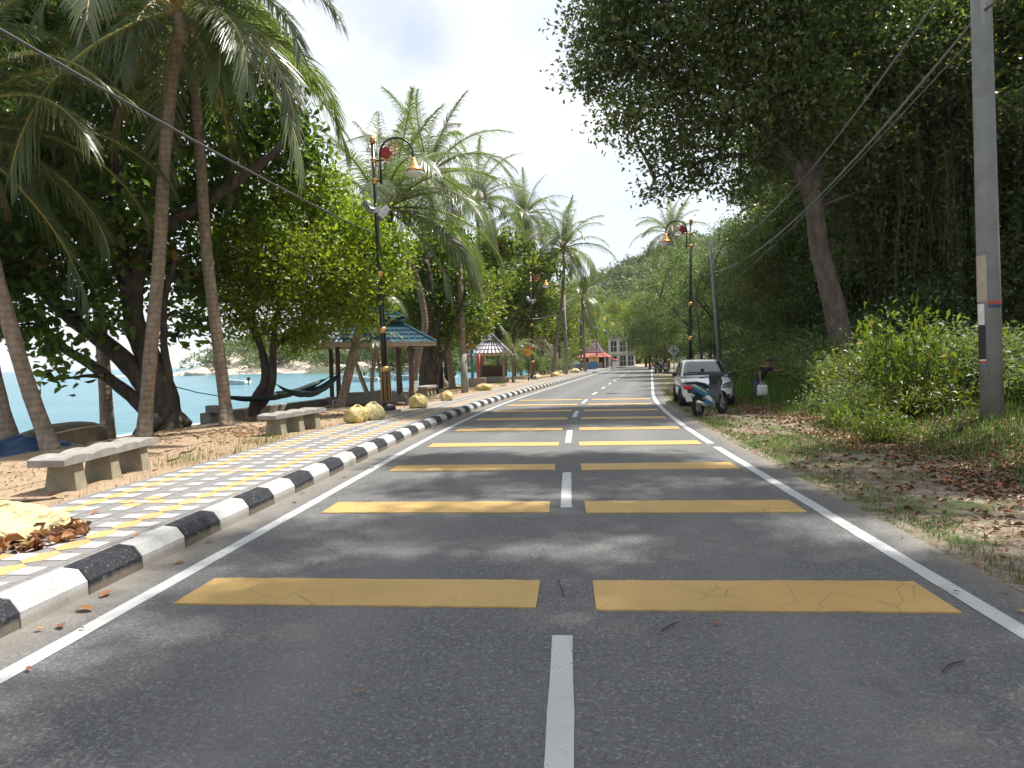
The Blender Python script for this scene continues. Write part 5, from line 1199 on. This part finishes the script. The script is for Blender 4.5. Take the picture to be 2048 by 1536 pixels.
m_.add(V, [(i*(n+1)+k, (i+1)*(n+1)+k, (i+1)*(n+1)+k+1, i*(n+1)+k+1) for i in range(n) for k in range(n)])
o = m_.build('tarpaulin', M['tarp_blue'], None, smooth=True); o.location = (tp[0], tp[1], zg(tp[0], tp[1])-.02); o.rotation_euler = (0, 0, .4); tag(o, 'crumpled dark blue tarpaulin lying at the foot of the thick left palm', 'tarpaulin')
# small boats on the bay
def small_boat(px, py, rz, label, canopy=True, sc=1.0):
    p0 = at(px, py, 1); d = p0-np.array([0, 0, CZ]); q = np.array([0, 0, CZ])-d*((CZ+.9)/d[2]); root = empty('motor_boat', (q[0], q[1], -.98), rz); root.scale = (sc,)*3; tag(root, label, 'boat', 'boats moored in the bay')
    V = []; F = []; n = 10
    for i in range(n+1):
        u = i/n; w = .85*(1 if u < .55 else 1-((u-.55)/.45)**2*.97); hz = .55+.35*u*u
        for a, z in ((0, .0), (.7, .05), (1, hz), (.88, hz), (.6, .25), (0, .22)): V.append((-2.4+4.8*u, w*a, z))
        for a, z in ((.6, .25), (.88, hz), (1, hz), (.7, .05)): V.append((-2.4+4.8*u, -w*a, z))
    for i in range(n):
        for k in range(10): F.append((i*10+k, i*10+(k+1) % 10, (i+1)*10+(k+1) % 10, (i+1)*10+k))
    F += [tuple(range(9, -1, -1)), tuple(n*10+k for k in range(10))]
    m_ = MB(); m_.add(V, F); m_.build('hull', M['white_paint'], root)
    if canopy:
        m_ = MB(); m_.box((-.3, 0, 1.9), (2.6, 1.6, .07)); m_.build('canopy', M['white_paint'], root, bevel=.02)
        for sx in (-1.45, .85):
            for sy in (-.7, .7): m_ = MB(); m_.tube([(sx, sy, .5), (sx, sy, 1.9)], .03, 6); m_.build('canopy_post', M['grey_metal'], root)
    m_ = MB(); m_.box((-2.5, 0, .75), (.3, .35, .5)); m_.box((-2.5, 0, .3), (.12, .12, .8)); m_.build('outboard_motor', M['black_metal'], root, bevel=.03); return root
for a in [(468, 768, 2.9, 'white canopied boat just right of the bent palm trunk'), (728, 762, 3.0, 'white canopied boat seen between the shelter posts'), (796, 758, 2.8, 'white canopied boat right of the lamp post'), (812, 759, 3.3, 'white boat behind the right shelter post'), (700, 757, 3.1, 'distant boat left of the leaning trunk at the shelter'), (884, 757, 2.6, 'white boat beyond the dark tree trunk')]: small_boat(*a)
small_boat(880, 764, .4, 'small dark motored open boat beyond the dark tree trunk', False, .8)
# dark old trunk right of the blue shelter
B = base_at(858, 795, 33); Yt = 33
make_tree('old_tree', 'old dark double trunked tree right of the blue roofed shelter', 'tree', B, [([B-np.array([0, 0, .3])]+A((856, 770), (853, 720), (850, 680), (862, 600), (850, 520)), .52, .16), ([B+np.array([.25, 0, -.2])]+A((868, 760), (885, 715), (905, 660), (930, 590)), .16, .06), (A((868, 795), (866, 740), (872, 690), (880, 620)), .28, .1)],
    [tuple(at(x, y, Y))+(r, r, r*.8) for x, y, Y, r in [(850, 620, 33.5, 1.3), (880, 560, 34, 1.5), (830, 560, 34, 1.4), (910, 620, 34, 1.2), (870, 500, 35, 1.4), (930, 560, 35, 1.3), (905, 480, 35.5, 1.3), (820, 640, 34.5, 1.1), (945, 620, 36, 1.1), (890, 670, 33.5, .8), (835, 680, 35, .9)]], M['leaf_almond'], .2, 520, M['bark'], seed=91, big=True, twig=9, tr=.3, asp=.58)
# leaning trunk behind the shelter, two thin saplings and a bare fallen tree
for k, (pts, Y, r, lb) in enumerate([([(895, 790), (870, 740), (845, 695)], 42, .2, 'bare trunk leaning left beyond the dark old tree'), ([(738, 795), (722, 755), (708, 715)], 33, .13, 'thin grey trunk leaning left inside the shelter view'), ([(770, 800), (760, 740), (750, 700)], 29, .08, 'thin sapling stem behind the near lamp post'), ([(1008, 765), (1012, 700), (1030, 640)], 60, .12, 'slim leaning trunk behind the shingled shelter')]):
    P = path_px(Y, pts); m_ = MB(); limb(m_, P, r, r*.7, 8); tag(m_.build('leaning_trunk', M['palm_bark'], None, smooth=True), lb, 'tree trunk')
B = base_at(1120, 745, 70); m_ = MB(); rd = random.Random(12)
for k in range(14):
    a = at(1118-rd.uniform(0, 6), 735-rd.uniform(0, 30), 70); b = at(1070+rd.uniform(-12, 25), 660+rd.uniform(0, 70), 69); mid = (a+b)/2+np.array([0, 0, rd.uniform(-.2, .5)]); m_.tube([a, mid, b], [.06, .04, .012], 5); c2 = b+np.array([rd.uniform(-.8, .2), 0, rd.uniform(-.5, .6)]); m_.tube([mid, (mid+c2)/2+np.array([0, 0, .15]), c2], [.03, .02, .008], 5)
tag(m_.build('dead_tree', M['dead_wood'], None, smooth=True), 'tangle of bare grey branches of a fallen tree near the leaning palm', 'dead tree')
# kiosk and white building far down the road
k0 = at(1190, 735, 104); root = empty('kiosk', (k0[0], k0[1], .1), -.2); root.scale = (.8, .8, .85); tag(root, 'small kiosk with a red sheet roof and a purple upper roof', 'kiosk')
m_ = MB(); hip_roof(m_, 0, 0, 1.9, 2.7, 5.6, 2.8, 0, 10); m_.build('roof_tier', M['red_roof'], root); m_ = MB(); hip_roof(m_, 0, 0, 2.75, 4.9, 3.0, .3, 0, 8); m_.build('upper_roof', M['purple_roof'], root)
m_ = MB(); m_.box((3.1, -1, 1.6), (2.6, 2.2, .12), rot=Matrix.Rotation(.25, 3, 'Y')); m_.build('side_awning', M['red_roof'], root)
for sx in (-2.2, -.6, 1.0, 2.2):
    m_ = MB(); m_.box((sx, -2.2, .95), (.22, .22, 1.95)); m_.build('post', M['white_paint'], root)
m_ = MB(); m_.box((0, .5, .95), (4.4, 3.2, 1.9)); m_.build('wall', M['post_brown'], root)
m_ = MB(); m_.box((0, -1.9, .55), (3.4, .6, 1.0)); m_.build('counter', M['dead_wood'], root)
for sx, h in ((-.55, 1.5), (.35, 1.3)):
    m_ = MB(); m_.box((sx+.4, -2.55, 1.5), (.75, .06, h)); bd = m_.build('menu_board', M['menu_yellow'], root); m_ = MB()
    for r in range(5): m_.box((sx+.4, -2.585, 1.0+r*.24), (.5, .01, .06))
    m_.build('menu_lines', M['red_paint'], bd)
m_ = MB(); m_.box((3.9, -2.0, .6), (.9, .5, .9)); m_.build('cool_box', M['white_paint'], root, bevel=.03)
bb = at(1158, 744, 90); root = empty('blue_boat', (bb[0], bb[1], .1), .15); tag(root, 'blue hulled boat lying on the sand left of the kiosk', 'boat')
m_ = MB(); V = []; F = []
for i in range(9):
    u = i/8; w = .8*(1 if u < .5 else 1-((u-.5)/.5)**2*.95); hz = .75+.4*u*u
    for yy, z in ((-w, hz), (-w*.6, .1), (w*.6, .1), (w, hz), (w*.8, hz), (0, .35), (-w*.8, hz)): V.append((-2.3+4.6*u, yy, z))
for i in range(8):
    for k in range(7): F.append((i*7+k, i*7+(k+1) % 7, i*7+7+(k+1) % 7, i*7+7+k))
F += [tuple(range(6, -1, -1)), tuple(56+k for k in range(7))]; m_.add(V, F); m_.build('hull', M['blue_paint'], root); m_ = MB(); m_.box((0, 0, .8), (2.0, 1.2, .2)); m_.build('seat_bench', M['white_paint'], root)
wb_ = at(1244, 735, 122); root = empty('white_building', (wb_[0], wb_[1], -.1), -.1); tag(root, 'two storey white building with dark windows at the end of the road', 'building')
m_ = MB(); m_.box((0, 2, 2.5), (4.4, 4, 5.0)); m_.build('wall', M['white_wall'], root); m_ = MB(); m_.box((0, 1.9, 5.1), (4.9, 4.6, .25)); m_.build('roof', M['concrete'], root)
for z in (1.1, 3.6):
    for sx in (-1.35, .2, 1.5):
        m_ = MB(); m_.box((sx, -.03, z), (.9, .1, 1.7)); w_ = m_.build('window', M['dark_glass'], root); m_ = MB(); m_.box((sx, -.1, z), (.06, .05, 1.7)); m_.box((sx, -.1, z), (.9, .04, .06)); m_.build('window_frame', M['white_paint'], w_)
for sx in (-2.1, -.6, .85, 2.1):
    m_ = MB(); m_.box((sx, -.35, 2.5), (.2, .2, 5.0)); m_.build('column', M['white_paint'], root)
m_ = MB(); m_.box((0, -.3, 2.45), (4.5, .75, .18)); m_.build('balcony_slab', M['white_paint'], root)
# ================================================================== VEHICLES
def wheel(parent, pos, r, w, axis_y=True, rimm='grey_metal', spokes=5):
    m_ = MB(); prof = [(r*.62, -w/2), (r*.94, -w/2), (r, -w*.3), (r, w*.3), (r*.94, w/2), (r*.62, w/2)]; n = 28; V = []; F = []
    for q, z in prof:
        for k in range(n): V.append((z, q*cos(2*pi*k/n), q*sin(2*pi*k/n)))
    for i in range(len(prof)):
        j = (i+1) % len(prof)
        for k in range(n): F.append((i*n+k, i*n+(k+1) % n, j*n+(k+1) % n, j*n+k))
    m_.add(V, F); w_ = empty('wheel', pos); setparent(w_, parent); m_.build('tyre', M['tyre'], w_, smooth=True, auto=40)
    m_ = MB(); m_.tube([(-w*.32, 0, 0), (w*.32, 0, 0)], r*.16, 12)
    for k in range(spokes): a = 2*pi*k/spokes; m_.box((0, r*.36*cos(a), r*.36*sin(a)), (w*.55, r*.6, r*.12), rot=Matrix.Rotation(a, 3, 'X'))
    V = []; F = []
    for q, z in [(r*.62, -w*.42), (r*.66, -w*.45), (r*.66, w*.45), (r*.62, w*.42)]:
        for k in range(n): V.append((z, q*cos(2*pi*k/n), q*sin(2*pi*k/n)))
    for i in range(4):
        for k in range(n): F.append((i*n+k, i*n+(k+1) % n, ((i+1) % 4)*n+(k+1) % n, ((i+1) % 4)*n+k))
    m_.add(V, F); m_.build('rim', M[rimm], w_); return w_
M['tyre'] = mat('tyre_rubber', (.018, .018, .019), .85, var=.3)
M['car_paint'] = mat('silver_car_paint', (.70, .72, .74), .28, metal=.15, var=.04, coat=.6)
M['plastic'] = mat('black_plastic', (.02, .02, .022), .5)
M['head_glass'] = mat('headlight_glass', (.13, .13, .125), .08, var=.3, scale=12)
M['glass'] = mat('tinted_car_glass', (.03, .038, .042), .04, var=.05, spec=.9)
M['bike_blue'] = mat('blue_bike_paint', (.02, .19, .36), .25, var=.08, coat=.6)
M['tail_red'] = mat('red_tail_lens', (.55, .02, .03), .2)
M['dark_plastic'] = mat('dark_grey_plastic', (.05, .05, .055), .4)
M['grey_plastic'] = mat('grey_scuffed_plastic', (.16, .16, .165), .4)
M['chrome'] = mat('scuffed_chrome', (.5, .5, .5), .25, metal=.9)
def car(loc, rz, label):
    root = empty('parked_car', loc, rz); tag(root, label, 'car')
    # body: stations along y (front is -y); section points from the sill up to the centre line
    st = [(-1.83, .50, .30, .52, .56), (-1.76, .70, .20, .60, .66), (-1.55, .79, .18, .66, .74), (-1.15, .82, .18, .74, .83), (-.80, .83, .18, .80, .93), (-.2, .83, .18, .84, .95), (.5, .83, .18, .86, .97), (1.2, .825, .18, .87, .99), (1.62, .79, .22, .86, .98), (1.80, .70, .30, .80, .90), (1.85, .6, .36, .70, .78)]
    V = []; F = []
    for y, w, zb, zs, zt in st:
        sec = [(w*.86, zb), (w*.98, zb+.10), (w, (zb+zs)/2+.02), (w*.985, zs), (w*.90, zt-.015), (w*.55, zt+.02), (0, zt+.03)]
        full = [(x, z) for x, z in sec]+[(-x, z) for x, z in reversed(sec[:-1])]
        for x, z in full: V.append((x, y, z))
    n = 13
    for i in range(len(st)-1):
        for k in range(n): F.append((i*n+k, (i+1)*n+k, (i+1)*n+(k+1) % n, i*n+(k+1) % n))
    F += [tuple(range(n)), tuple((len(st)-1)*n+k for k in range(n-1, -1, -1))]
    m_ = MB(); m_.add(V, F); m_.build('body', M['car_paint'], root, smooth=True, sub=2)
    # cabin
    rings = [(.92, -.98, 1.72, .775), (1.06, -.72, 1.68, .745), (1.22, -.45, 1.58, .69), (1.36, -.20, 1.47, .63), (1.435, .0, 1.35, .57), (1.465, .25, 1.1, .44)]
    V = []; F = []
    def ring(z, y0, y1, w): 
        return [(-w*.9, y0+.06, z), (-w*.45, y0, z), (0, y0-.02, z), (w*.45, y0, z), (w*.9, y0+.06, z), (w, y0+.22, z), (w*1.01, (y0+y1)/2, z), (w, y1-.16, z), (w*.88, y1, z), (0, y1+.02, z), (-w*.88, y1, z), (-w, y1-.16, z), (-w*1.01, (y0+y1)/2, z), (-w, y0+.22, z)]
    for r_ in rings: V += ring(*r_)
    n = 14
    for i in range(len(rings)-1):
        for k in range(n): F.append((i*n+k, i*n+(k+1) % n, (i+1)*n+(k+1) % n, (i+1)*n+k))
    F.append(tuple((len(rings)-1)*n+k for k in range(n)))
    m_ = MB(); m_.add(V, F); m_.build('cabin', M['car_paint'], root, smooth=True, sub=1)
    def panel(name, pts, mt, parent=root, off=(0, 0, 0)): q = MB(); q.prism([tuple(a+b for a, b in zip(p, off)) for p in pts], (0, .004, 0)); return q.build(name, mt, parent, bevel=.004)
    def quadstrip(name, rows, mt, parent=root):
        q = MB(); m2 = len(rows[0]); V = [p for r_ in rows for p in r_]; q.add(V, [(i*m2+k, i*m2+k+1, (i+1)*m2+k+1, (i+1)*m2+k) for i in range(len(rows)-1) for k in range(m2-1)]); o = q.build(name, mt, parent, smooth=True); s_ = o.modifiers.new('t', 'SOLIDIFY'); s_.thickness = .008; s_.offset = 1 if False else 0; return o
    # windscreen and side glass follow the cabin, a little proud of it
    rows = []
    for z, y0, y1, w in [(.975, -.905, 0, .755), (1.06, -.755, 0, .735), (1.22, -.485, 0, .68), (1.36, -.235, 0, .62), (1.395, -.16, 0, .595)]:
        rows.append([(x*w*.90, y0-.012+.055*abs(x)**2.4, z+.012) for x in (-1, -.75, -.5, -.25, 0, .25, .5, .75, 1)])
    quadstrip('windscreen', rows, M['glass'])
    m_ = MB(); m_.tube([(x*.7, -.90+.05*abs(x)**2.4, .972) for x in (-1, -.5, 0, .5, 1)], .018, 6); m_.build('wiper_cowl', M['plastic'], root)
    for sx in (-1, 1):
        rows = []
        for z, w in ((.985, .770), (1.06, .752), (1.22, .702), (1.34, .648), (1.385, .622)):
            y0 = {.985: -.66, 1.06: -.50, 1.22: -.22, 1.34: .02, 1.385: .12}[z]; y1 = {.985: 1.42, 1.06: 1.40, 1.22: 1.32, 1.34: 1.24, 1.385: 1.18}[z]
            rows.append([(sx*(w+.016), y0+(y1-y0)*t, z) for t in (0, .25, .5, .75, 1)])
        gl_ = quadstrip('side_window', rows, M['glass']); q = MB(); q.tube([(sx*.792, .42, .98), (sx*.665, .45, 1.39)], .025, 5); q.build('pillar', M['plastic'], gl_)
        q = MB(); q.ball((sx*.93, -.58, 1.0), .1, 12, 0, (.9, .55, .75)); q.tube([(sx*.78, -.56, .97), (sx*.9, -.57, .99)], .025, 6); q.build('wing_mirror', M['plastic'], root, smooth=True)
        q = MB(); q.prism([(sx*.40, -1.77, .57), (sx*.58, -1.74, .55), (sx*.74, -1.62, .58), (sx*.80, -1.40, .74), (sx*.62, -1.60, .735), (sx*.44, -1.70, .69)], (sx*.02, -.075, .02)); q.build('headlight', M['head_glass'], root, bevel=.01)
        q = MB(); q.box((sx*.56, -1.775, .33), (.2, .05, .10)); q.build('fog_light', M['plastic'], root, bevel=.02)
        q = MB(); q.box((sx*.832, .0, .60), (.012, 2.2, .05)); q.build('door_strip', M['plastic'], root)
        for yy in (-.15, .75):
            q = MB(); q.box((sx*.838, yy+.25, .80), (.02, .18, .03)); q.build('door_handle', M['car_paint'], root, bevel=.005)
        for yy in (-1.17, 1.17):
            q = MB(); V = []; n = 20
            for xx in (sx*.60, sx*.838):
                for k in range(n): V.append((xx, yy+.345*cos(2*pi*k/n), .30+.345*sin(2*pi*k/n)))
            q.add(V, [(k, (k+1) % n, n+(k+1) % n, n+k) for k in range(n)]+[tuple(range(n)), tuple(range(2*n-1, n-1, -1))]); q.build('wheel_arch', M['plastic'], root); wheel(root, (sx*.765, yy, .29), .29, .19)
    q = MB(); q.box((0, -1.825, .60), (.62, .05, .085)); q.build('grille', M['plastic'], root, bevel=.015); q = MB(); q.box((0, -1.835, .33), (.75, .05, .15)); q.build('lower_intake', M['plastic'], root, bevel=.03)
    q = MB(); q.box((0, -1.865, .45), (.46, .015, .11)); q.build('number_plate', M['plastic'], root, bevel=.003); q = MB(); q.box((0, -1.84, .675), (.09, .03, .07)); q.build('bonnet_badge', M['chrome'], root, bevel=.02)
    q = MB(); q.tube([(.1, .1, 1.46), (.1, .32, 1.66)], .006, 5); q.build('aerial', M['plastic'], root); return root
c0 = at(1408, 812, 24.2); car((c0[0]-.04, c0[1]+.1, .01), -.075, 'silver hatchback parked on the verge facing the camera')
def motorbike(loc, rz, label, lean=.10):
    """x is forward; leans on its stand"""
    root = empty('motorcycle', loc, rz, -lean if True else 0); tag(root, label, 'motorcycle')
    def P(name, pts, half, mt, bev=.02, taper=1.0, parent=root):
        q = MB(); V = [(x, -half, z) for x, z in pts]+[(x, half, z) for x, z in pts]; n = len(pts); q.add(V, [tuple(range(n)), tuple(range(2*n-1, n-1, -1))]+[(i, n+i, n+(i+1) % n, (i+1) % n) for i in range(n)]); return q.build(name, mt, parent, bevel=bev)
    for x in (0, 1.24):
        w_ = wheel(root, (x, 0, .28), .28, .085, spokes=6); w_.rotation_euler = (0, 0, pi/2)
    P('tail_fairing', [(-.38, .80), (-.30, .70), (.05, .56), (.42, .42), (.50, .50), (.38, .68), (.1, .80), (-.25, .86)], .12, M['bike_blue'], .04)
    P('seat', [(-.28, .86), (.1, .80), (.42, .72), (.50, .75), (.30, .86), (-.1, .92), (-.28, .92)], .13, M['plastic'], .03)
    P('side_panel', [(.22, .46), (.36, .38), (.50, .34), (.54, .42), (.42, .50), (.28, .54)], .145, M['white_paint'], .02)
    P('tail_stripe', [(-.30, .80), (-.1, .72), (.3, .58), (.32, .62), (-.08, .78), (-.28, .85)], .124, M['bag_clear'], .003)
    P('lower_cowl', [(.18, .36), (.42, .20), (.60, .24), (.52, .36), (.30, .44)], .13, M['bike_blue'], .02)
    P('leg_shield', [(.70, .30), (.80, .30), (1.00, .66), (1.04, .92), (.98, .94), (.90, .70), (.78, .48)], .17, M['dark_plastic'], .03)
    P('front_fairing', [(.94, .78), (1.06, .72), (1.16, .86), (1.08, 1.06), (.92, 1.08)], .15, M['plastic'], .03)
    P('engine', [(.34, .22), (.72, .20), (.74, .36), (.60, .42), (.36, .40)], .10, M['grey_metal'], .02)
    q = MB(); q.box((-.40, 0, .78), (.06, .24, .10)); q.build('tail_light', M['tail_red'], root, bevel=.02)
    q = MB(); q.box((-.42, 0, .52), (.015, .18, .22), rot=Matrix.Rotation(-.25, 3, 'Y')); q.build('number_plate', M['white_paint'], root, bevel=.004)
    q = MB(); q.tube([(-.34, 0, .72), (-.36, 0, .60), (-.33, 0, .36)], .05, 6, squash=.4); q.build('rear_mudguard', M['plastic'], root)
    q = MB(); q.tube([(1.24+.33*cos(a), 0, .28+.33*sin(a)) for a in [radians(k) for k in range(20, 171, 15)]], .05, 6, squash=.5); q.build('front_mudguard', M['plastic'], root, smooth=True)
    q = MB(); q.tube([(.98, -.07, .95), (1.24, -.07, .28)], .022, 6); q.tube([(.98, .07, .95), (1.24, .07, .28)], .022, 6); q.build('fork', M['grey_metal'], root)
    q = MB(); q.tube([(.84, -.36, 1.02), (.95, -.2, 1.03), (1.0, 0, 1.0), (.95, .2, 1.03), (.84, .36, 1.02)], .018, 8); q.build('handlebar', M['plastic'], root, smooth=True)
    for sy in (-1, 1):
        q = MB(); q.tube([(.95, sy*.22, 1.03), (.97, sy*.30, 1.2)], .008, 5); q.ball((.96, sy*.33, 1.23), .065, 10, 0, (.35, 1, .75)); q.build('mirror', M['plastic'], root, smooth=True)
    q = MB(); q.tube([(.45, -.15, .25), (.1, -.17, .28), (-.32, -.18, .38)], [.03, .05, .055], 10); q.build('exhaust', M['chrome'], root, smooth=True)
    q = MB(); q.tube([(-.3, -.1, .9), (-.42, -.06, .94), (-.42, .06, .94), (-.3, .1, .9)], .013, 6); q.build('grab_rail', M['chrome'], root, smooth=True)
    q = MB(); q.tube([(.4, .12, .25), (.38, .30, .02)], .012, 6); q.build('side_stand', M['plastic'], root); return root
mb1 = at(1398, 832, 18.9); bike = motorbike((mb1[0], mb1[1], zg(mb1[0], mb1[1])+.01), .86, 'blue and white step-through motorcycle parked on the verge in front of the silver car')
for px, Y, rz, lb in [(1312, 70, 1.2, 'distant motorcycle parked on the right verge nearest the road edge'), (1322, 74, 1.0, 'distant motorcycle parked beside the dark lamp pole foot'), (1332, 69, 1.4, 'distant motorcycle left of the silver car')]:
    c = copy_tree(bike); p = at(px, 740, Y); c.location = (p[0], p[1], zg(p[0], p[1])); c.rotation_euler = (-.1, 0, rz); c['label'] = lb; c['group'] = 'motorcycles parked far down the right verge'
c2_ = at(1268, 738, 126); 
# ================================================================== PERSON
M['skin'] = mat('brown_skin', (.22, .11, .07), .55); M['black_cloth'] = mat('black_cloth', (.012, .012, .014), .85); M['jeans'] = mat('blue_jeans', (.05, .08, .15), .8, var=.25); M['hair'] = mat('black_hair', (.01, .009, .008), .5)
def skin_mesh(name, nodes, edges, mt, parent, sub=2):
    me = bpy.data.meshes.new(name); me.from_pydata([n_[:3] for n_ in nodes], edges, []); me.materials.append(mt); o = bpy.data.objects.new(name, me); COL.objects.link(o); setparent(o, parent)
    sk = o.modifiers.new('skin', 'SKIN'); sk.use_smooth_shade = True
    if not me.skin_vertices: me.skin_vertices.new() if hasattr(me.skin_vertices, 'new') else None
    return o
def person_body(root):
    import bmesh
    def skin(name, nodes, edges, mt, rootv=0):
        bm = bmesh.new(); lay = bm.verts.layers.skin.verify(); vs = []
        for x, y, z, r in nodes:
            v = bm.verts.new((x, y, z)); v[lay].radius = (r, r); vs.append(v)
        vs[rootv][lay].use_root = True
        for a, b in edges: bm.edges.new((vs[a], vs[b]))
        me = bpy.data.meshes.new(name); bm.to_mesh(me); bm.free(); me.materials.append(mt)
        o = bpy.data.objects.new(name, me); COL.objects.link(o); setparent(o, root)
        m1 = o.modifiers.new('skin', 'SKIN'); m1.use_smooth_shade = True; m2 = o.modifiers.new('sub', 'SUBSURF'); m2.levels = 1; m2.render_levels = 2; return o
    # local axes: x to the right in the picture, y away from the camera; bending to the right
    N = [(0, 0, .86, .13), (.06, 0, 1.02, .125), (.15, 0, 1.18, .13), (.23, -.01, 1.31, .12), (.29, -.01, 1.38, .055), (.33, -.02, 1.45, .07), (.37, -.03, 1.53, .095), (.38, -.03, 1.61, .07)]
    E_ = [(i, i+1) for i in range(7)]
    def chain(start, pts):
        prev = start
        for p in pts: N.append(p); E_.append((prev, len(N)-1)); prev = len(N)-1
        return prev
    # legs
    chain(0, [(-.09, .02, .80, .105), (-.10, -.02, .47, .07), (-.11, .03, .09, .048), (-.11, -.10, .04, .04)])
    chain(0, [(.09, .0, .80, .105), (.10, -.04, .47, .07), (.10, .02, .09, .048), (.10, -.11, .04, .04)])
    # left arm in the picture hangs with a bag, right arm reaches out
    h1 = chain(3, [(.08, -.05, 1.32, .06), (.0, -.1, 1.08, .045), (.0, -.16, .84, .032), (.0, -.18, .77, .034)])
    for dx, L in ((-.03, .06), (-.01, .07), (.01, .068), (.03, .055)): chain(h1, [(dx, -.19, .73, .010), (dx*1.1, -.17, .73-L, .008)])
    chain(h1, [(.045, -.2, .75, .010), (.05, -.2, .71, .008)])
    h2 = chain(3, [(.38, -.03, 1.30, .06), (.56, -.08, 1.18, .045), (.72, -.16, 1.22, .032), (.78, -.18, 1.24, .034)])
    for dz, L in ((-.03, .06), (-.01, .07), (.01, .068), (.03, .055)): chain(h2, [(.82, -.19, 1.24+dz, .010), (.82+L, -.2, 1.235+dz, .008)])
    chain(h2, [(.79, -.2, 1.29, .010), (.83, -.21, 1.31, .008)])
    skin('body', N, E_, M['skin'])
    skin('shirt', [(-.02, 0, .74, .18), (.05, 0, 1.02, .165), (.15, 0, 1.18, .155), (.23, -.01, 1.31, .14), (.08, -.05, 1.31, .08), (.03, -.085, 1.16, .065), (.38, -.03, 1.295, .08), (.50, -.065, 1.21, .065)], [(0, 1), (1, 2), (2, 3), (3, 4), (4, 5), (3, 6), (6, 7)], M['black_cloth'])
    skin('jeans', [(.02, 0, 1.0, .15), (-.09, .02, .79, .122), (-.10, -.02, .47, .09), (-.11, .03, .12, .075), (.09, 0, .79, .122), (.10, -.04, .47, .09), (.10, .02, .12, .075)], [(0, 1), (1, 2), (2, 3), (0, 4), (4, 5), (5, 6)], M['jeans'])
    q = MB(); q.ball((.375, -.01, 1.60), .108, 12, 0, (1, 1.05, .95)); q.ball((.365, .03, 1.53), .1, 10, 0, (1, 1, 1.1)); q.build('hair', M['hair'], root, smooth=True)
    q = MB()
    for sx in (-.035, .035): q.ball((.38+sx, -.125, 1.545), .012, 6)
    q.build('eye', M['hair'], root, smooth=True); q = MB(); q.ball((.385, -.135, 1.515), .016, 6, 0, (.8, 1, 1.4)); q.build('nose', M['skin'], root, smooth=True)
    for sx in (-.11, .10): q = MB(); q.box((sx, -.06, .04), (.1, .26, .09)); q.build('shoe', M['plastic'], root, bevel=.03)
pp = at(1518, 800, 23.6); pz = zg(pp[0], pp[1]); root = empty('person', (pp[0], pp[1], pz-.02), .1); tag(root, 'person in a black top and blue jeans leaning toward the bushes, one arm out', 'person'); root.scale = (.9, .9, .87); person_body(root)
q = MB(); V = []; rg = np.random.default_rng(9)
q.box((0, 0, .17), (.34, .14, .34), top=(.92, .6)); sbag = empty('shopping_bag', (pp[0]+.05, pp[1]-.22, pz+.24), .1); tag(sbag, 'white carrier bag hanging from the hand of the person', 'bag'); q.build('sack', M['white_paint'], sbag, bevel=.03)
q = MB()
for sx in (-.06, .06): q.tube([(sx-.05, 0, .33), (sx*.3, 0, .46), (sx+.05, 0, .33)], .008, 5)
q.build('handle', M['white_paint'], sbag)
# ================================================================== AIR
hz = MB(); hz.box((0, 0, 38.0), (19000, 19400, 84.0)); h_ = NT('haze_air'); h_.t.nodes.remove(h_.b); pv = h_.n('ShaderNodeVolumePrincipled'); pv.inputs['Color'].default_value = (.93, .95, 1, 1); pv.inputs['Density'].default_value = .00014; pv.inputs['Anisotropy'].default_value = .1
h_.l(pv.outputs[0], h_.o.inputs['Volume']); hz.build('haze', h_.m)['kind'] = 'stuff'
